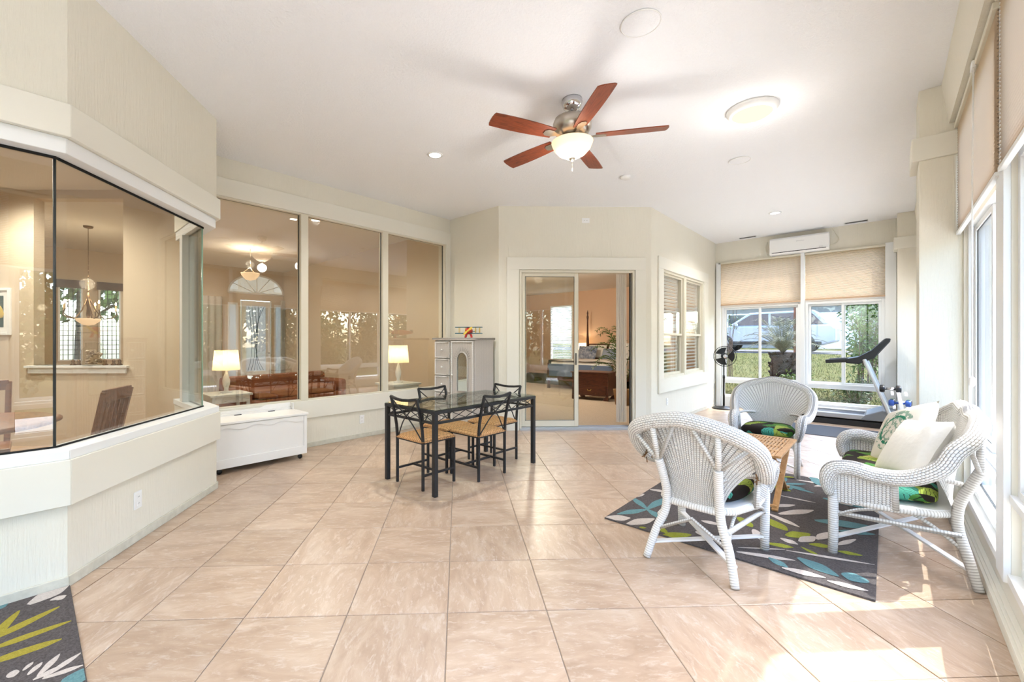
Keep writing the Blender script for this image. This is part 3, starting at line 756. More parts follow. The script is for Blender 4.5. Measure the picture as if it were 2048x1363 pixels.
# ---- dining chairs
def dining_chair():
    r = thing('dining_chair', 'chair', 'chair')
    w_, d_ = .192, .19
    for sx in (-1,1):
        MB().box((sx*w_-.011, d_-.011, 0),(sx*w_+.011, d_+.011, .43)).build('leg', K['black_metal'], r, .002)
        mb = MB(); mb.box((sx*w_-.011,-d_-.011,0),(sx*w_+.011,-d_+.011,.44))
        pts = [(sx*w_,-d_,.44),(sx*w_,-d_-.01,.55),(sx*w_,-d_-.035,.68),(sx*w_,-d_-.075,.83)]
        for p, q in zip(pts, pts[1:]): mb.beam(p, q, .022, .022, (0,1,0))
        mb.build('leg', K['black_metal'], r, .002)
        MB().box((sx*w_-.009,-d_,.125),(sx*w_+.009,d_,.143)).build('stretcher', K['black_metal'], r)
    MB().box((-w_,-.009,.125),(w_,.009,.143)).build('stretcher', K['black_metal'], r)
    mb = MB()
    for sy in (-1,1): mb.box((-w_,sy*d_-.01,.415),(w_,sy*d_+.01,.435))
    for sx in (-1,1): mb.box((sx*w_-.01,-d_,.415),(sx*w_+.01,d_,.435))
    mb.build('seat_frame', K['black_metal'], r, .002)
    mb = MB(); tp = [(-w_,-d_-.075,.825),(-w_*.5,-d_-.088,.812),(0,-d_-.094,.806),(w_*.5,-d_-.088,.812),(w_,-d_-.075,.825)]
    for p, q in zip(tp, tp[1:]): mb.beam(p, q, .02, .024, (0,0,1))
    mb.build('top_rail', K['black_metal'], r, .002)
    mb = MB()
    mb.tube(crom([(-w_,-d_-.07,.81),(-.06,-d_-.05,.70),(.06,-d_-.03,.60),(w_-.02,-d_,.45)], 5), .006, 8)
    mb.tube(crom([(w_,-d_-.07,.81),(.06,-d_-.05,.70),(-.06,-d_-.03,.60),(-w_+.02,-d_,.45)], 5), .006, 8)
    mb.build('back_cross', K['black_metal'], r)
    def top(u, v):
        x = (u-.5)*2; y = (v-.5)*2; e = (1-abs(x)**6)*(1-abs(y)**6)
        return (x*(w_+.012), y*(d_+.012), .437+.034*e**.5 + .004*math.cos(9*x)*e)
    mb = MB(); mb.grid(top, 24, 24, False, (.42,.42)); mb.box((-w_-.011,-d_-.011,.428),(w_+.011,d_+.011,.440))
    mb.build('woven_seat', K['seagrass'], r, 0, 'woven tan seagrass seat')
    return r
dc = dining_chair()
for i, (x, y, a, lab) in enumerate(((-3.195,2.645,0,'black metal chair with woven seat at the table end near the white chest'),
        (-3.005,3.175,90,'black metal chair with woven seat on the open room side of table'),
        (-3.24,3.665,180,'black metal chair with woven seat at the table end by the sliding door'),
        (-3.425,3.145,-90,'black metal chair with woven seat between the table and window wall'))):
    o = dc if i == 0 else copy_tree(dc)
    o.location = (x,y,0); o.rotation_euler = (0,0,R(a)); tag(o, lab, 'chair', 'dining chairs round the glass table')

# ---- white storage chest
r = thing('storage_chest', 'white painted wooden chest with scalloped front under the panes', 'chest', (-5.26,1.28,0), R(90))
# local x along +y world (length), local y towards the wall (-x world) -> depth is -y
L, Dp = .945, .44
mb = MB(); mb.box((0,-Dp,.075),(L,-.01,.50)); mb.build('body', K['paintwood'], r, .004)
mb = MB(); mb.box((0,-Dp-.012,.06),(L,-Dp,.15)).box((0,-Dp-.012,.15),(.035,-Dp,.49)).box((L-.035,-Dp-.012,.15),(L,-Dp,.49)); mb.build('front_frame', K['paintwood'], r, .003)
wv = [(.04+(L-.08)*i/60, -Dp-.006, .445+.016*math.sin(2*PI*3*i/60)+.012*math.sin(PI*i/60)) for i in range(61)]
mb = MB(); mb.tube(wv, .004, 6); mb.build('scallop_moulding', K['paintwood'], r)
up = [(p[0], p[2]) for p in wv] + [(L-.04,.495),(.04,.495)]
m2 = MB()
for i in range(60):
    a, b = wv[i], wv[i+1]; m2.box((a[0],-Dp-.010,min(a[2],b[2])),(b[0],-Dp,.495))
m2.build('scallop_apron', K['paintwood'], r)
MB().box((-.015,-Dp-.02,.50),(L+.015,-.06,.525)).build('lid', K['paintwood'], r, .005)
MB().box((0,-.06,.50),(L,-.012,.545)).build('back_ledge', K['paintwood'], r, .003)
mb = MB(); mb.prism([(.0,.545),(L,.545),(L,.60),(L-.30,.60),(L-.36,.575),(.0,.575)], -.03, -.012, Matrix(((1,0,0,0),(0,0,1,0),(0,1,0,0),(0,0,0,1)))); mb.build('back_splash', K['paintwood'], r, .002)
MB().box((L-.012,-.10,.525),(L,-.02,.60)).build('side_wing', K['paintwood'], r, .002)
for s in (.3,.66): MB().box((s,-.085,.524),(s+.07,-.055,.531)).build('hinge', K['black_metal'], r)
for sx in (.06, L-.06):
    for sy in (-Dp+.04, -.06):
        mb = MB(); mb.lathe([(.012,-.008),(.026,-.006),(.026,.006),(.012,.008)], 12, MM((sx,sy,.026),(PI/2,0,0))); mb.box((sx-.01,sy-.012,.035),(sx+.01,sy+.012,.075)); mb.build('caster', K['black_plastic'], r)

# ---- white wicker cabinet
r = thing('wicker_cabinet', 'tall white wicker cabinet with drawers and arched mirror door', 'cabinet', (-4.20,4.37,0), R(8))
W, Dp, Hh = .755, .478, 1.39          # local x from -W..0, y 0..Dp (front at y=0)
MB().box((-W,0.016,.05),(0,Dp,Hh-.03)).build('body', K['wicker_cab'], r, .006)
mb = MB(); mb.tube([(-W-.015,-.01,Hh-.015),(.015,-.01,Hh-.015),(.015,Dp,Hh-.015),(-W-.015,Dp,Hh-.015)], .018, 10, True); mb.box((-W-.01,-.005,Hh-.03),(.01,Dp,Hh)); mb.build('top', K['wicker_cab'], r)
for sx in (-W+.02, -.02):
    for sy in (.03, Dp-.03): MB().lathe([(.018,0),(.024,.05)], 10, MM((sx,sy,0))).build('leg', K['paintwood'], r)
dz = (Hh-.12)/5
for i in range(5):
    za = .07+i*dz; d = MB().box((-W+.025,-.008,za+.008),(-W+.305,.016,za+dz-.012)).build('drawer', K['wicker_cab'], r, .004)
    rect(MB(), -W+.022, -W+.308, za+.006, za+dz-.010, -.020, -.004, .016).build('drawer_edge', K['wicker_wrap'], d, .004)
    MB().ball((-W+.165,-.026,za+dz/2), .016, 12, 8).build('knob', K['paintwood'], d)
door_ = MB(); dx0, dx1, z0, z1 = -W+.335, -.02, .08, Hh-.05
ax = (dx0+dx1)/2; aw = .095; az0 = .62; az1 = 1.06
arch = [(ax+aw*math.cos(PI*k/16), az1+aw*1.25*math.sin(PI*k/16)) for k in range(17)]
hole = [(ax+aw, az0)] + arch + [(ax-aw, az0)]
outer = []
for (x, z) in hole:
    dx, dz_ = x-ax, z-.84; k = max(abs(dx)/((dx1-dx0)/2), abs(dz_)/((z1-z0)/2) if True else 0)
    sx_ = (dx1-dx0)/2/abs(dx) if abs(dx) > 1e-6 else 99; zz = (z1-.84) if dz_ > 0 else (.84-z0); sz_ = zz/abs(dz_) if abs(dz_) > 1e-6 else 99
    s_ = min(sx_, sz_); outer.append((ax+dx*s_, .84+dz_*s_))
n = len(hole); vs_ = [(x,-.006,z) for x, z in hole] + [(x,-.006,z) for x, z in outer] ; fs_ = []; uvs_ = []
for k in range(n): uvs_.append((hole[k][0]*1.0, hole[k][1]))
for k in range(n): uvs_.append((outer[k][0], outer[k][1]))
for k in range(n): fs_.append((k, (k+1) % n, n+(k+1) % n, n+k))
door_.add(vs_, fs_, False, uvs_)
for k in range(n):
    c1, c2 = outer[k], outer[(k+1) % n]
    if abs(c1[0]-c2[0]) > .02 and abs(c1[1]-c2[1]) > .02:     # square the corner
        cx_ = c1[0] if abs(abs(c1[0]-ax)-(dx1-dx0)/2) < 1e-4 else c2[0]; cz_ = c1[1] if abs(c1[1]-z1) < 1e-4 or abs(c1[1]-z0) < 1e-4 else c2[1]
        door_.add([(c1[0],-.006,c1[1]),(cx_,-.006,cz_),(c2[0],-.006,c2[1])], [(0,1,2)], False, [c1,(cx_,cz_),c2])
cd = door_.build('cabinet_door', K['wicker_cab'], r)
rect(MB(), dx0, dx1, z0, z1, -.022, .016, .018).build('door_edge', K['wicker_wrap'], cd, .004)
mb = MB(); mb.tube([(x,-.012,z) for x, z in hole], .008, 8, True); mb.build('mirror_frame', K['wicker_wrap'], cd)
mb = MB(); mb.add([(x,-.002,z) for x, z in hole], [tuple(range(len(hole)))]); mb.build('mirror', K['mirror'], cd)
sun_ = MB()
for k in range(1, 16): 
    a_ = PI*k/16; sun_.tube([(ax+(aw+.015)*math.cos(a_),-.010,az1+(aw+.015)*1.25*math.sin(a_)),(ax+(aw+.06)*math.cos(a_),-.010,az1+(aw+.06)*1.3*math.sin(a_))], .004, 5)
sun_.build('fan_reeds', K['wicker_wrap'], cd, 0, 'fanned reeds over the arch')
MB().ball((dx0+.03,-.03,.85), .014, 12, 8).build('knob', K['paintwood'], cd)

# ---- toy biplane on the cabinet
r = thing('toy_biplane', 'red wooden toy biplane with teal wings and yellow propeller', 'toy', (-4.46,4.52,1.39), R(36))
K['red'] = simple('red_paint', srgb(196,40,34), .4); K['teal'] = simple('teal_paint', srgb(44,104,120), .4); K['yellow'] = simple('yellow_paint', srgb(232,196,70), .4)
MB().lathe([(.0,-.12),(.035,-.10),(.05,-.06),(.048,.06),(.03,.18),(.012,.26)], 16, MM((0,0,.10),(-PI/2,0,0))).build('fuselage', K['red'], r)
for z in (.065,.155): MB().box((-.20,-.08,z-.006),(.20,.02,z+.006)).build('wing', K['teal'], r, .005)
for x in (-.14,-.05,.10,.16):
    for y in (-.07,.01): MB().lathe([(.004,0),(.004,.085)], 8, MM((x,y,.068))).build('strut', K['yellow'], r)
mb = MB(); 
for s in (0, PI): mb.grid(lambda u, v: (Matrix.Rotation(s+R(-40),3,'Y') @ Vector((.012+v*.075, -.128+.003*math.cos(2*PI*u), (.004+.014*math.sin(PI*min(1,v*.9+.1)))*math.sin(2*PI*u)))) + Vector((0,0,.10)), 10, 6, True)
mb.ball((0,-.13,.10), .016, 10, 6); mb.build('propeller', K['yellow'], r)
for s in (-1,1): MB().beam((s*.025,-.05,.07),(s*.045,-.05,.012),.02,.03).box((s*.045-.012,-.075,.0),(s*.045+.012,-.025,.02)).build('landing_leg', K['red'], r, .003)
MB().box((-.06,.20,.095),(.06,.25,.103)).box((-.003,.20,.10),(.003,.255,.15)).build('tail', K['teal'], r, .002)

# ---- wicker armchairs and loveseat
def wicker_seat(name, label, cat, e, lean, loc, rz, group=None):
    r = thing(name, label, cat, loc, rz, group)
    B = lean
    half = [(.262,.300,.385),(.280,.318,.47),(.288,.285,.550),(.295,.20,.572),(.305,.08,.553),(.328,-.05,.572),(.350,-.165,.652),(.345,-.26*B,.748),(.290,-.335*B,.815),(.18,-.375*B,.862),(.07,-.395*B,.890)]
    right = [(x+e, y, z) for x, y, z in half]
    if e: mid = [(e*.75,-.398*B,.885),(e*.35,-.40*B,.880),(0,-.402*B,.905),(-e*.35,-.40*B,.880),(-e*.75,-.398*B,.885)]
    else: mid = [(0,-.40*B,.898)]
    path = crom(right + mid + [(-x,y,z) for x, y, z in right[::-1]], 5)
    n = len(path); rad = [.028 + .017*min(1, min(i, n-1-i)/8) for i in range(n)]
    mb = MB(); mb.tube(path, rad, 14); mb.build('rolled_rim', K['wicker_roll'], r, 0, 'thick woven white rolled arm and back rim')
    # back panel
    top = [p for p in path if p.y < -.16]
    top = [Vector((p.x, p.y+.034, p.z)) for p in top]
    m = len(top)-1; bw = .165+e
    def fb(u, v):
        k = u*m; i = min(int(k), m-1); T = top[i].lerp(top[i+1], k-i)
        uu = -(u*2-1)
        Bp = Vector((uu*-1*-bw, -.225-.02*(1-uu*uu), .385))
        s = v**1.9 if abs(uu) > .5 else v**(1.0+.9*(abs(uu)*2))
        return (Bp.x+(T.x-Bp.x)*s, Bp.y+(T.y-Bp.y)*v**1.2, Bp.z+(T.z-Bp.z)*v)
    mb = MB(); mb.grid(fb, 48, 14, False, (.62+2*e,.55)); mb.build('back_panel', K['wicker'], r, 0, 'woven white reed back panel')
    dm = []
    for k in range(25):
        a = 2*PI*k/24; dx, dz = math.cos(a), math.sin(a); q = 1/(abs(dx)+abs(dz)); dm.append((dx*q, dz*q))
    if True:
        for sc in (1.0, .75):
            mb = MB(); mb.tube([(x*.16*sc*(1+e*1.2), -.245-.085*(.55+.0) + -.02 + .06, .62+z*.075*sc) for x, z in dm[:-1]], .0001, 4, True)
    for sx in (-1,1):
        X = lambda v: sx*(v+e)
        def fa(u, v):
            y = .285-.27*u; zt = .555-.005*math.sin(PI*u); return (X(.272+.012*v), y, .345+(zt-.345)*v)
        mb = MB(); mb.grid(fa, 10, 8, False, (.27,.2)); mb.build('arm_panel', K['wicker'], r)
        mb = MB(); mb.tube([(X(.278),.012,.56),(X(.27),.005,.36)], .016, 10); mb.build('arm_post', K['wicker_wrap'], r)
        mb = MB(); mb.tube([(X(.255),.292,0),(X(.255),.288,.12),(X(.258),.288,.42)], [.024,.026,.027], 12); mb.build('leg', K['wicker_wrap'], r)
        lg = [(X(.245),-.315,0),(X(.205),-.275,.17),(X(.158),-.245,.30),(X(.148),-.250,.42),(X(.155),-.292,.54),(X(.165),-.330,.635)]
        lp = crom(lg, 4)
        mb = MB(); mb.tube(lp, [.022+.003*min(1,i/6) for i in range(len(lp))], 12); mb.build('leg', K['wicker_wrap'], r)
        for tx, ty, tz, rd in ((.18,-.365*B,.84,.017),(.05,-.38*B,.86,.012),(.31,-.305*B,.765,.012)):
            mb = MB(); mb.tube([(X(.165),-.326,.62),(X(tx),ty-.022,tz)], rd, 8); mb.build('back_strut', K['wicker_wrap'], r)
        mb = MB(); mb.tube(bez((X(.158),-.262,.545),(X(.20),-.14,.575),(X(.27),-.08,.57),(X(.30),-.02,.545),8), .013, 8); mb.build('arm_bracket', K['wicker_wrap'], r)
        mb = MB(); mb.tube(bez((X(.255),.285,.24),(X(.262),.20,.32),(X(.262),.12,.335),(X(.262),.06,.345),6), .010, 8); mb.build('brace', K['wicker_wrap'], r)
        mb = MB(); mb.tube(bez((X(.20),-.272,.18),(X(.18),-.16,.28),(X(.18),-.10,.335),(X(.20),-.02,.345),6), .010, 8); mb.build('brace', K['wicker_wrap'], r)
        mb = MB(); mb.tube([(X(.256),.285,.27),(X(.19),-.255,.265)], .015, 8); mb.build('side_rail', K['wicker_wrap'], r)
    ring = [(.262+e,.285),(.262+e,.05),(.20+e,-.16),(.12+e,-.235),(-.12-e,-.235),(-.20-e,-.16),(-.262-e,.05),(-.262-e,.285)]
    mb = MB(); mb.tube([(x,y,.36) for x, y in ring], .020, 10, True); mb.build('seat_rail', K['wicker_wrap'], r)
    mb = MB(); mb.prism(ring[::-1], .365, .385); mb.build('seat_deck', K['paintwood'], r)
    def fsk(u, v): return ((.25+e)*(1-2*u), .297, .30+.07*v)
    mb = MB(); mb.grid(fsk, 12, 3, False, (.5+2*e,.07)); mb.build('front_skirt', K['wicker'], r)
    MB().beam((-.235-e,-.295,.095),(.25+e,.285,.10),.036,.012).build('stretcher', K['paintwood'], r, .002)
    MB().beam((.235+e,-.295,.108),(-.25-e,.285,.113),.036,.012).build('stretcher', K['paintwood'], r, .002)
    mb = MB(); mb.tube([(-.2-e,-.275,.18),(0,-.25,.29),(.2+e,-.275,.18)], .011, 8); mb.build('brace', K['wicker_wrap'], r)
    return r
def pad(name, label, poly, z0, z1, loc, rz, mat, cat='cushion', n=28):
    cx = sum(p[0] for p in poly)/len(poly); cy = sum(p[1] for p in poly)/len(poly)
    P = crom([(x,y,0) for x, y in poly] + [(poly[0][0],poly[0][1],0)], 5)[:-1]; m = len(P); zm = (z0+z1)/2; h = (z1-z0)/2
    prof = [(.0,-1),(.6,-1),(.9,-.85),(1.0,-.3),(1.0,.3),(.9,.8),(.6,.97),(.3,1.0),(.0,1.0)]
    vs = []; fs = []
    for s, t in prof:
        for p in P: vs.append((cx+(p.x-cx)*s, cy+(p.y-cy)*s, zm+h*t))
    for j in range(len(prof)-1):
        for i in range(m): fs.append((j*m+i, j*m+(i+1)%m, (j+1)*m+(i+1)%m, (j+1)*m+i))
    o = MB().add(vs, fs, True).build(name, mat, None, 0, None, None, loc, rz); return tag(o, label, cat)
def cush(e): return [(.10+e,.285),(.205+e,.262),(.222+e,.20),(.222+e,.04),(.185+e,-.10),(.12+e,-.17),(0,-.185),(-.12-e,-.17),(-.185-e,-.10),(-.222-e,.04),(-.222-e,.20),(-.205-e,.262),(-.10-e,.285),(0,.29)]
L1 = (-.828,2.985,0); A1 = R(-2)
ch1 = wicker_seat('wicker_armchair', 'white wicker armchair seen from behind, its back to the room', 'armchair', 0, 1.0, L1, A1)
pad('seat_cushion', 'tropical leaf print cushion on the armchair shown from behind', cush(0), .388, .475, L1, A1, K['tropical'])
fr = random.Random(5); K['cane_core'] = simple('bare_cane', srgb(150,116,84), .8, 0, .2, var=(40,srgb(112,80,54)))
for cx_, cy_, cz_ in ((-.31,-.14,.63),(.298,-.09,.585)):
    mb = MB()
    for k in range(16):
        p0 = Vector((cx_+fr.uniform(-.012,.012), cy_+fr.uniform(-.05,.05), cz_+fr.uniform(-.045,.045))); mb.tube([p0, p0+Vector((fr.uniform(-.02,.02),fr.uniform(-.03,.0),fr.uniform(-.035,.0)))], .0035, 5)
    mb.build('frayed_cane', K['cane_core'], ch1, 0, 'worn patch of bare brown cane')
L2 = (-.895,5.43,0); A2 = R(183)
wicker_seat('wicker_armchair', 'white wicker armchair facing the room in front of the treadmill', 'armchair', 0, 1.0, L2, A2)
pad('seat_cushion', 'tropical leaf print cushion on the armchair before the treadmill', cush(0), .388, .475, L2, A2, K['tropical'])
L3 = (.045,4.115,0); A3 = R(90)
wicker_seat('wicker_loveseat', 'wide white wicker loveseat against the right windows', 'loveseat', .34, .84, L3, A3)
pad('seat_cushion', 'wide tropical leaf print cushion on the wicker loveseat', cush(.34), .388, .48, L3, A3, K['tropical'])
def pillow(label, w_, h_, t_, loc, rot, mat):
    def fn(side):
        def f(u, v):
            x = (u-.5)*2; y = (v-.5)*2
            e = max(0,(1-x*x))*max(0,(1-y*y)); pin = 1-.10*(1-abs(x*y))*0 - .07*(abs(x)**2*(1-abs(y))+abs(y)**2*(1-abs(x)))
            return (x*w_/2*pin, side*t_/2*e**.34, y*h_/2*pin)
        return f
    mb = MB(); mb.grid(fn(1), 20, 20); mb.grid(fn(-1), 20, 20)
    o = mb.build('throw_pillow', mat); o.location = loc; o.rotation_euler = rot
    return tag(o, label, 'pillow', 'throw pillows on the loveseat')
pillow('white throw pillow printed with a green medallion on the loveseat', .46, .46, .14, (.085,4.38,.672), (R(30),R(20),R(124)), K['pillow'])
pillow('plain white linen throw pillow leaning nearest the loveseat arm', .45, .42, .14, (.12,3.93,.658), (R(30),R(8),R(116)), K['linen'])

# ---- folding teak table
r = thing('folding_table', 'small slatted teak folding table between the wicker seats', 'table', (-.80,4.36,.0125))
zt = .455
mb = MB()
for x in (-.20,.20): MB().box((x-.022,-.40,zt-.018),(x+.022,.40,zt)).build('edge_rail', K['teak'], r, .003)
for k in range(5):
    y = -.385+.1925*k; MB().box((-.178,y-.022,zt-.016),(.178,y+.022,zt-.001)).build('cross_slat', K['teak'], r, .002)
for k in range(14):
    x = -.165+.0254*k; MB().box((x-.008,-.362,zt-.014),(x+.008,.362,zt-.002)).build('slat', K['teak'], r, .0015)
for s in (-1,1):
    for k, (ya, yb) in enumerate(((-.33,.30),(.33,-.30))):
        xo = s*(.17-.025*k)
        MB().beam((xo,ya,0.012),(xo,yb,zt-.02),.02,.042,(1,0,0)).build('leg', K['teak'], r, .003)
for y in (-.31,.31): MB().beam((-.18,y,.04),(.18,y,.04),.03,.018).build('stretcher', K['teak'], r, .002)

# ---- treadmill, mat, rack
m_ = MB().box((-1.62,7.78,0.0005),(.02,8.70,.008)).build('exercise_mat', K['rubber'], None, .002); tag(m_, 'dark grey rubber mat on the floor before the treadmill', 'mat')
r = thing('treadmill', 'silver and black treadmill with raised console by the end windows', 'treadmill', (-.75,9.34,0))
mb = MB(); mb.box((-.95,-.29,.10),(.62,.29,.15)); mb.build('deck', K['black_plastic'], r, .008)
MB().box((-.93,-.22,.15),(.55,.22,.157)).build('belt', K['rubber'], r, .002)
for s in (-1,1): MB().box((-.95,s*.29-.055,.11),(.60,s*.29+.055,.185)).build('side_rail', simple('silver_plastic', srgb(176,176,176), .4, .4), r, .012)
hood = [(.45,.11),(.92,.11),(.94,.16),(.84,.25),(.70,.28),(.52,.20)]
MB().prism(hood, -.36, .36, Matrix(((1,0,0,0),(0,0,1,0),(0,1,0,0),(0,0,0,1)))).build('motor_hood', K['grey_plastic'], r, .015)
MB().box((-.97,-.33,.0),(.90,-.28,.09)).box((-.97,.28,.0),(.90,.33,.09)).box((.80,-.33,0),(.88,.33,.06)).build('base_frame', K['black_metal'], r, .01)
for s in (-1,1): MB().beam((.83,s*.34,.10),(.50,s*.34,1.06),.05,.10,(0,1,0)).build('upright', K['alu'], r, .015)
con = [(.28,.99),(.44,.98),(.62,1.08),(.79,1.33),(.80,1.38),(.74,1.385),(.58,1.20),(.42,1.09),(.28,1.06)]
MB().prism(con, -.36, .36, Matrix(((1,0,0,0),(0,0,1,0),(0,1,0,0),(0,0,0,1)))).build('console', K['black_plastic'], r, .015)
MB().beam((.60,0,1.225),(.73,0,1.375),.5,.008,(-.7,0,.7)).build('display_panel', K['grey_plastic'], r)
for s in (-1,1): MB().beam((.40,s*.33,1.045),(.03,s*.33,1.01),.045,.06).build('handrail', K['black_plastic'], r, .012)

r = thing('dumbbell_rack', 'white steel dumbbell rack beside the treadmill front', 'rack', (.10,8.62,0))
for s in (-1,1):
    MB().beam((.12,s*.16,0),(.02,s*.16,.62),.04,.05,(0,1,0)).build('upright', K['white'], r, .003)
    MB().box((-.10,s*.16-.025,0),(.18,s*.16+.025,.045)).build('foot', K['white'], r, .003)
for z, x in ((.20,.07),(.40,.05),(.59,.03)):
    for dx in (-.07,.07): MB().box((x+dx-.015,-.20,z-.012),(x+dx+.015,.20,z+.012)).build('tier_rail', K['white'], r, .002)
cols = dict(black=K['black_plastic'], blue=simple('blue_vinyl', srgb(38,80,160), .4), green=simple('green_vinyl', srgb(24,110,84), .4), red=simple('red_vinyl', srgb(140,34,40), .4))
def dumbbell(label, c, x, y, z, s=1.0):
    d = thing('dumbbell', label, 'dumbbell', (x,y,z), 0, 'dumbbells on the rack')
    MB().lathe([(.013,-.06),(.013,.06)], 10, MM((0,0,0),(0,PI/2,0))).build('grip', K['chrome'] if c != 'blue' else cols[c], d)
    for k in (-1,1): MB().lathe([(.02,-.03),(.045*s,-.026),(.05*s,-.01),(.05*s,.01),(.045*s,.026),(.02,.03)], 8, MM((k*.085,0,0),(0,PI/2,0))).build('head', cols[c], d)
dumbbell('black hex dumbbell on the top tier by the pillar', 'black', .04,-.12+8.62+.02,.655); dumbbell('black hex dumbbell on the top tier toward treadmill', 'black', .04,8.66,.655, .95)
dumbbell('blue vinyl dumbbell on the middle tier of the rack', 'blue', .135,8.49,.466,.9); dumbbell('black dumbbell behind the blue one on middle tier', 'black', .15,8.66,.46,.9)
dumbbell('green vinyl dumbbell on the middle tier edge', 'green', .15,8.78,.455,.85); dumbbell('dark red dumbbell on the bottom tier', 'red', .17,8.55,.257,.85); dumbbell('black dumbbell on the bottom tier', 'black', .17,8.70,.26,.95)

# ---- pedestal fan
r = thing('pedestal_fan', 'black pedestal fan standing in the far left corner', 'fan', (-2.33,9.55,0))
MB().lathe([(.0,0),(.20,0),(.21,.012),(.18,.028),(.05,.045),(.02,.06)], 32).build('base', K['black_plastic'], r)
MB().lathe([(.017,.05),(.017,.60),(.021,.60),(.021,.66),(.012,.66),(.012,1.0)], 14).build('pole', K['black_plastic'], r)
hm = MM((.03,-.05,1.04),(PI/2,0,R(22)))
cg = MB()
for k in range(36):
    a = 2*PI*k/36
    for s in (1,-1): cg.tube([tuple(hm @ Vector((q*math.cos(a), q*math.sin(a), z*s+.0))) for q, z in ((.035,.062),(.12,.055),(.18,.03),(.195,.0))], .0016, 4)
cg.tube([tuple(hm @ Vector((.197*math.cos(2*PI*k/32), .197*math.sin(2*PI*k/32), 0))) for k in range(32)], .006, 8, True)
cg.build('guard_cage', K['black_plastic'], r)
MB().lathe([(.04,.058),(.04,.068),(.0,.07)], 20, hm).build('badge', K['chrome'], r)
mb = MB()
for k in range(3):
    a = 2*PI*k/3
    mb.grid(lambda u, v: hm @ Vector(((.03+.14*v)*math.cos(a+(u-.5)*1.5*(.6+.4*v)), (.03+.14*v)*math.sin(a+(u-.5)*1.5*(.6+.4*v)), (u-.5)*.045)), 8, 5)
mb.build('blades', K['black_plastic'], r)
MB().lathe([(.03,-.14),(.055,-.12),(.06,-.06),(.035,-.05)], 18, hm).build('motor', K['black_plastic'], r)
mb = MB(); mb.tube(crom([(-.1,.03,.03),(-.18,.10,.03),(-.21,.14,.12),(-.22,.20,.30),(-.235,.26,.42),(-.245,.30,.46)], 5), .004, 6); mb.build('power_cord', K['black_plastic'], r)

# ---- ceiling fan
r = thing('ceiling_fan', 'five blade ceiling fan with cherry blades and frosted bowl light', 'ceiling fan', (-1.905,3.16,0))
MB().lathe([(.0,CEIL-.001),(.082,CEIL-.001),(.086,CEIL-.03),(.075,CEIL-.07),(.045,CEIL-.09),(.02,CEIL-.095)][::-1], 28).build('canopy', K['chrome'], r)
MB().lathe([(.013,3.20),(.013,CEIL-.09)], 14).build('downrod', K['chrome'], r)
MB().lathe([(.03,3.055),(.10,3.06),(.135,3.085),(.158,3.125),(.160,3.165),(.145,3.20),(.08,3.225),(.03,3.235)], 36).build('motor_housing', K['nickel'], r)
MB().lathe([(.05,2.985),(.10,2.995),(.11,3.03),(.07,3.06)], 28).build('light_fitter', K['nickel'], r)
bl_mat = cherry = K['cherry']
bm = MB()
def bladef(u, v):
    x = .20+.54*u; wd = (.050+.026*math.sin(PI*min(1,u*.62+.12)))*(1 if u < .96 else .9); y = (v-.5)*2*wd
    return (x, y, 0)
N = 14; top_ = []; 
outl = [(.19+.55*i/N, (.050+.024*math.sin(PI*(.1+.6*i/N)))) for i in range(N+1)]
pol = [(x, w_) for x, w_ in outl] + [(.748,.052),(.752,.02),(.752,-.02),(.748,-.052)] + [(x,-w_) for x, w_ in outl[::-1]]
bm.prism(pol[::-1], -.004, .004)
bme = bm.mesh('blade', K['cherry'])
im = MB(); im.prism([(.09,.018),(.16,.014),(.20,.034),(.25,.036),(.275,.018),(.275,-.018),(.25,-.036),(.20,-.034),(.16,-.014),(.09,-.018)][::-1], -.011, -.005)
ime = im.mesh('blade_iron', K['nickel'])
for k in range(5):
    a = R(31.2+72*k)
    b_ = link_copy('blade', bme, r, (0,0,3.052), (R(12),0,a)); link_copy('blade_iron', ime, b_, (0,0,0))
t = NT('frosted_bowl'); e = t.n('ShaderNodeEmission'); e.inputs[0].default_value = srgb(255,214,168); e.inputs[1].default_value = .30
d_ = t.n('ShaderNodeBsdfDiffuse'); d_.inputs[0].default_value = srgb(240,220,196); ad = t.n('ShaderNodeAddShader'); t.l(e.outputs[0], ad.inputs[0]); t.l(d_.outputs[0], ad.inputs[1]); t.l(ad.outputs[0], t.out.inputs[0]); K['bowl'] = t.m
MB().lathe([(.0,2.872),(.05,2.880),(.11,2.912),(.15,2.955),(.168,2.998),(.172,3.010),(.166,3.010),(.145,2.96),(.10,2.92),(.0,2.885)], 36).build('glass_bowl', K['bowl'], r)
MB().lathe([(.0,2.845),(.012,2.85),(.028,2.872),(.022,2.885),(.0,2.888)], 16).build('finial', K['nickel'], r)
mb = MB(); mb.tube([(0,0,2.85),(.002,0,2.77)], .0015, 5); mb.build('pull_chain', K['nickel'], r)
def spot(name, loc, e, c, parent, ang_=110):
    l = bpy.data.lights.new(name, 'SPOT'); l.energy = e; l.color = c; l.shadow_soft_size = .06; l.spot_size = R(ang_); l.spot_blend = .6
    o = bpy.data.objects.new(name, l); col.objects.link(o); o.location = loc; o.parent = parent; return o
def point(name, loc, e, c=(1,.85,.66), rad=.05, parent=None):
    l = bpy.data.lights.new(name, 'POINT'); l.energy = e; l.color = c; l.shadow_soft_size = rad
    o = bpy.data.objects.new(name, l); col.objects.link(o); o.location = loc
    if parent: o.parent = parent
    return o
point('bulb', (0,0,2.76), 4.5, (1,.96,.91), .08, r)

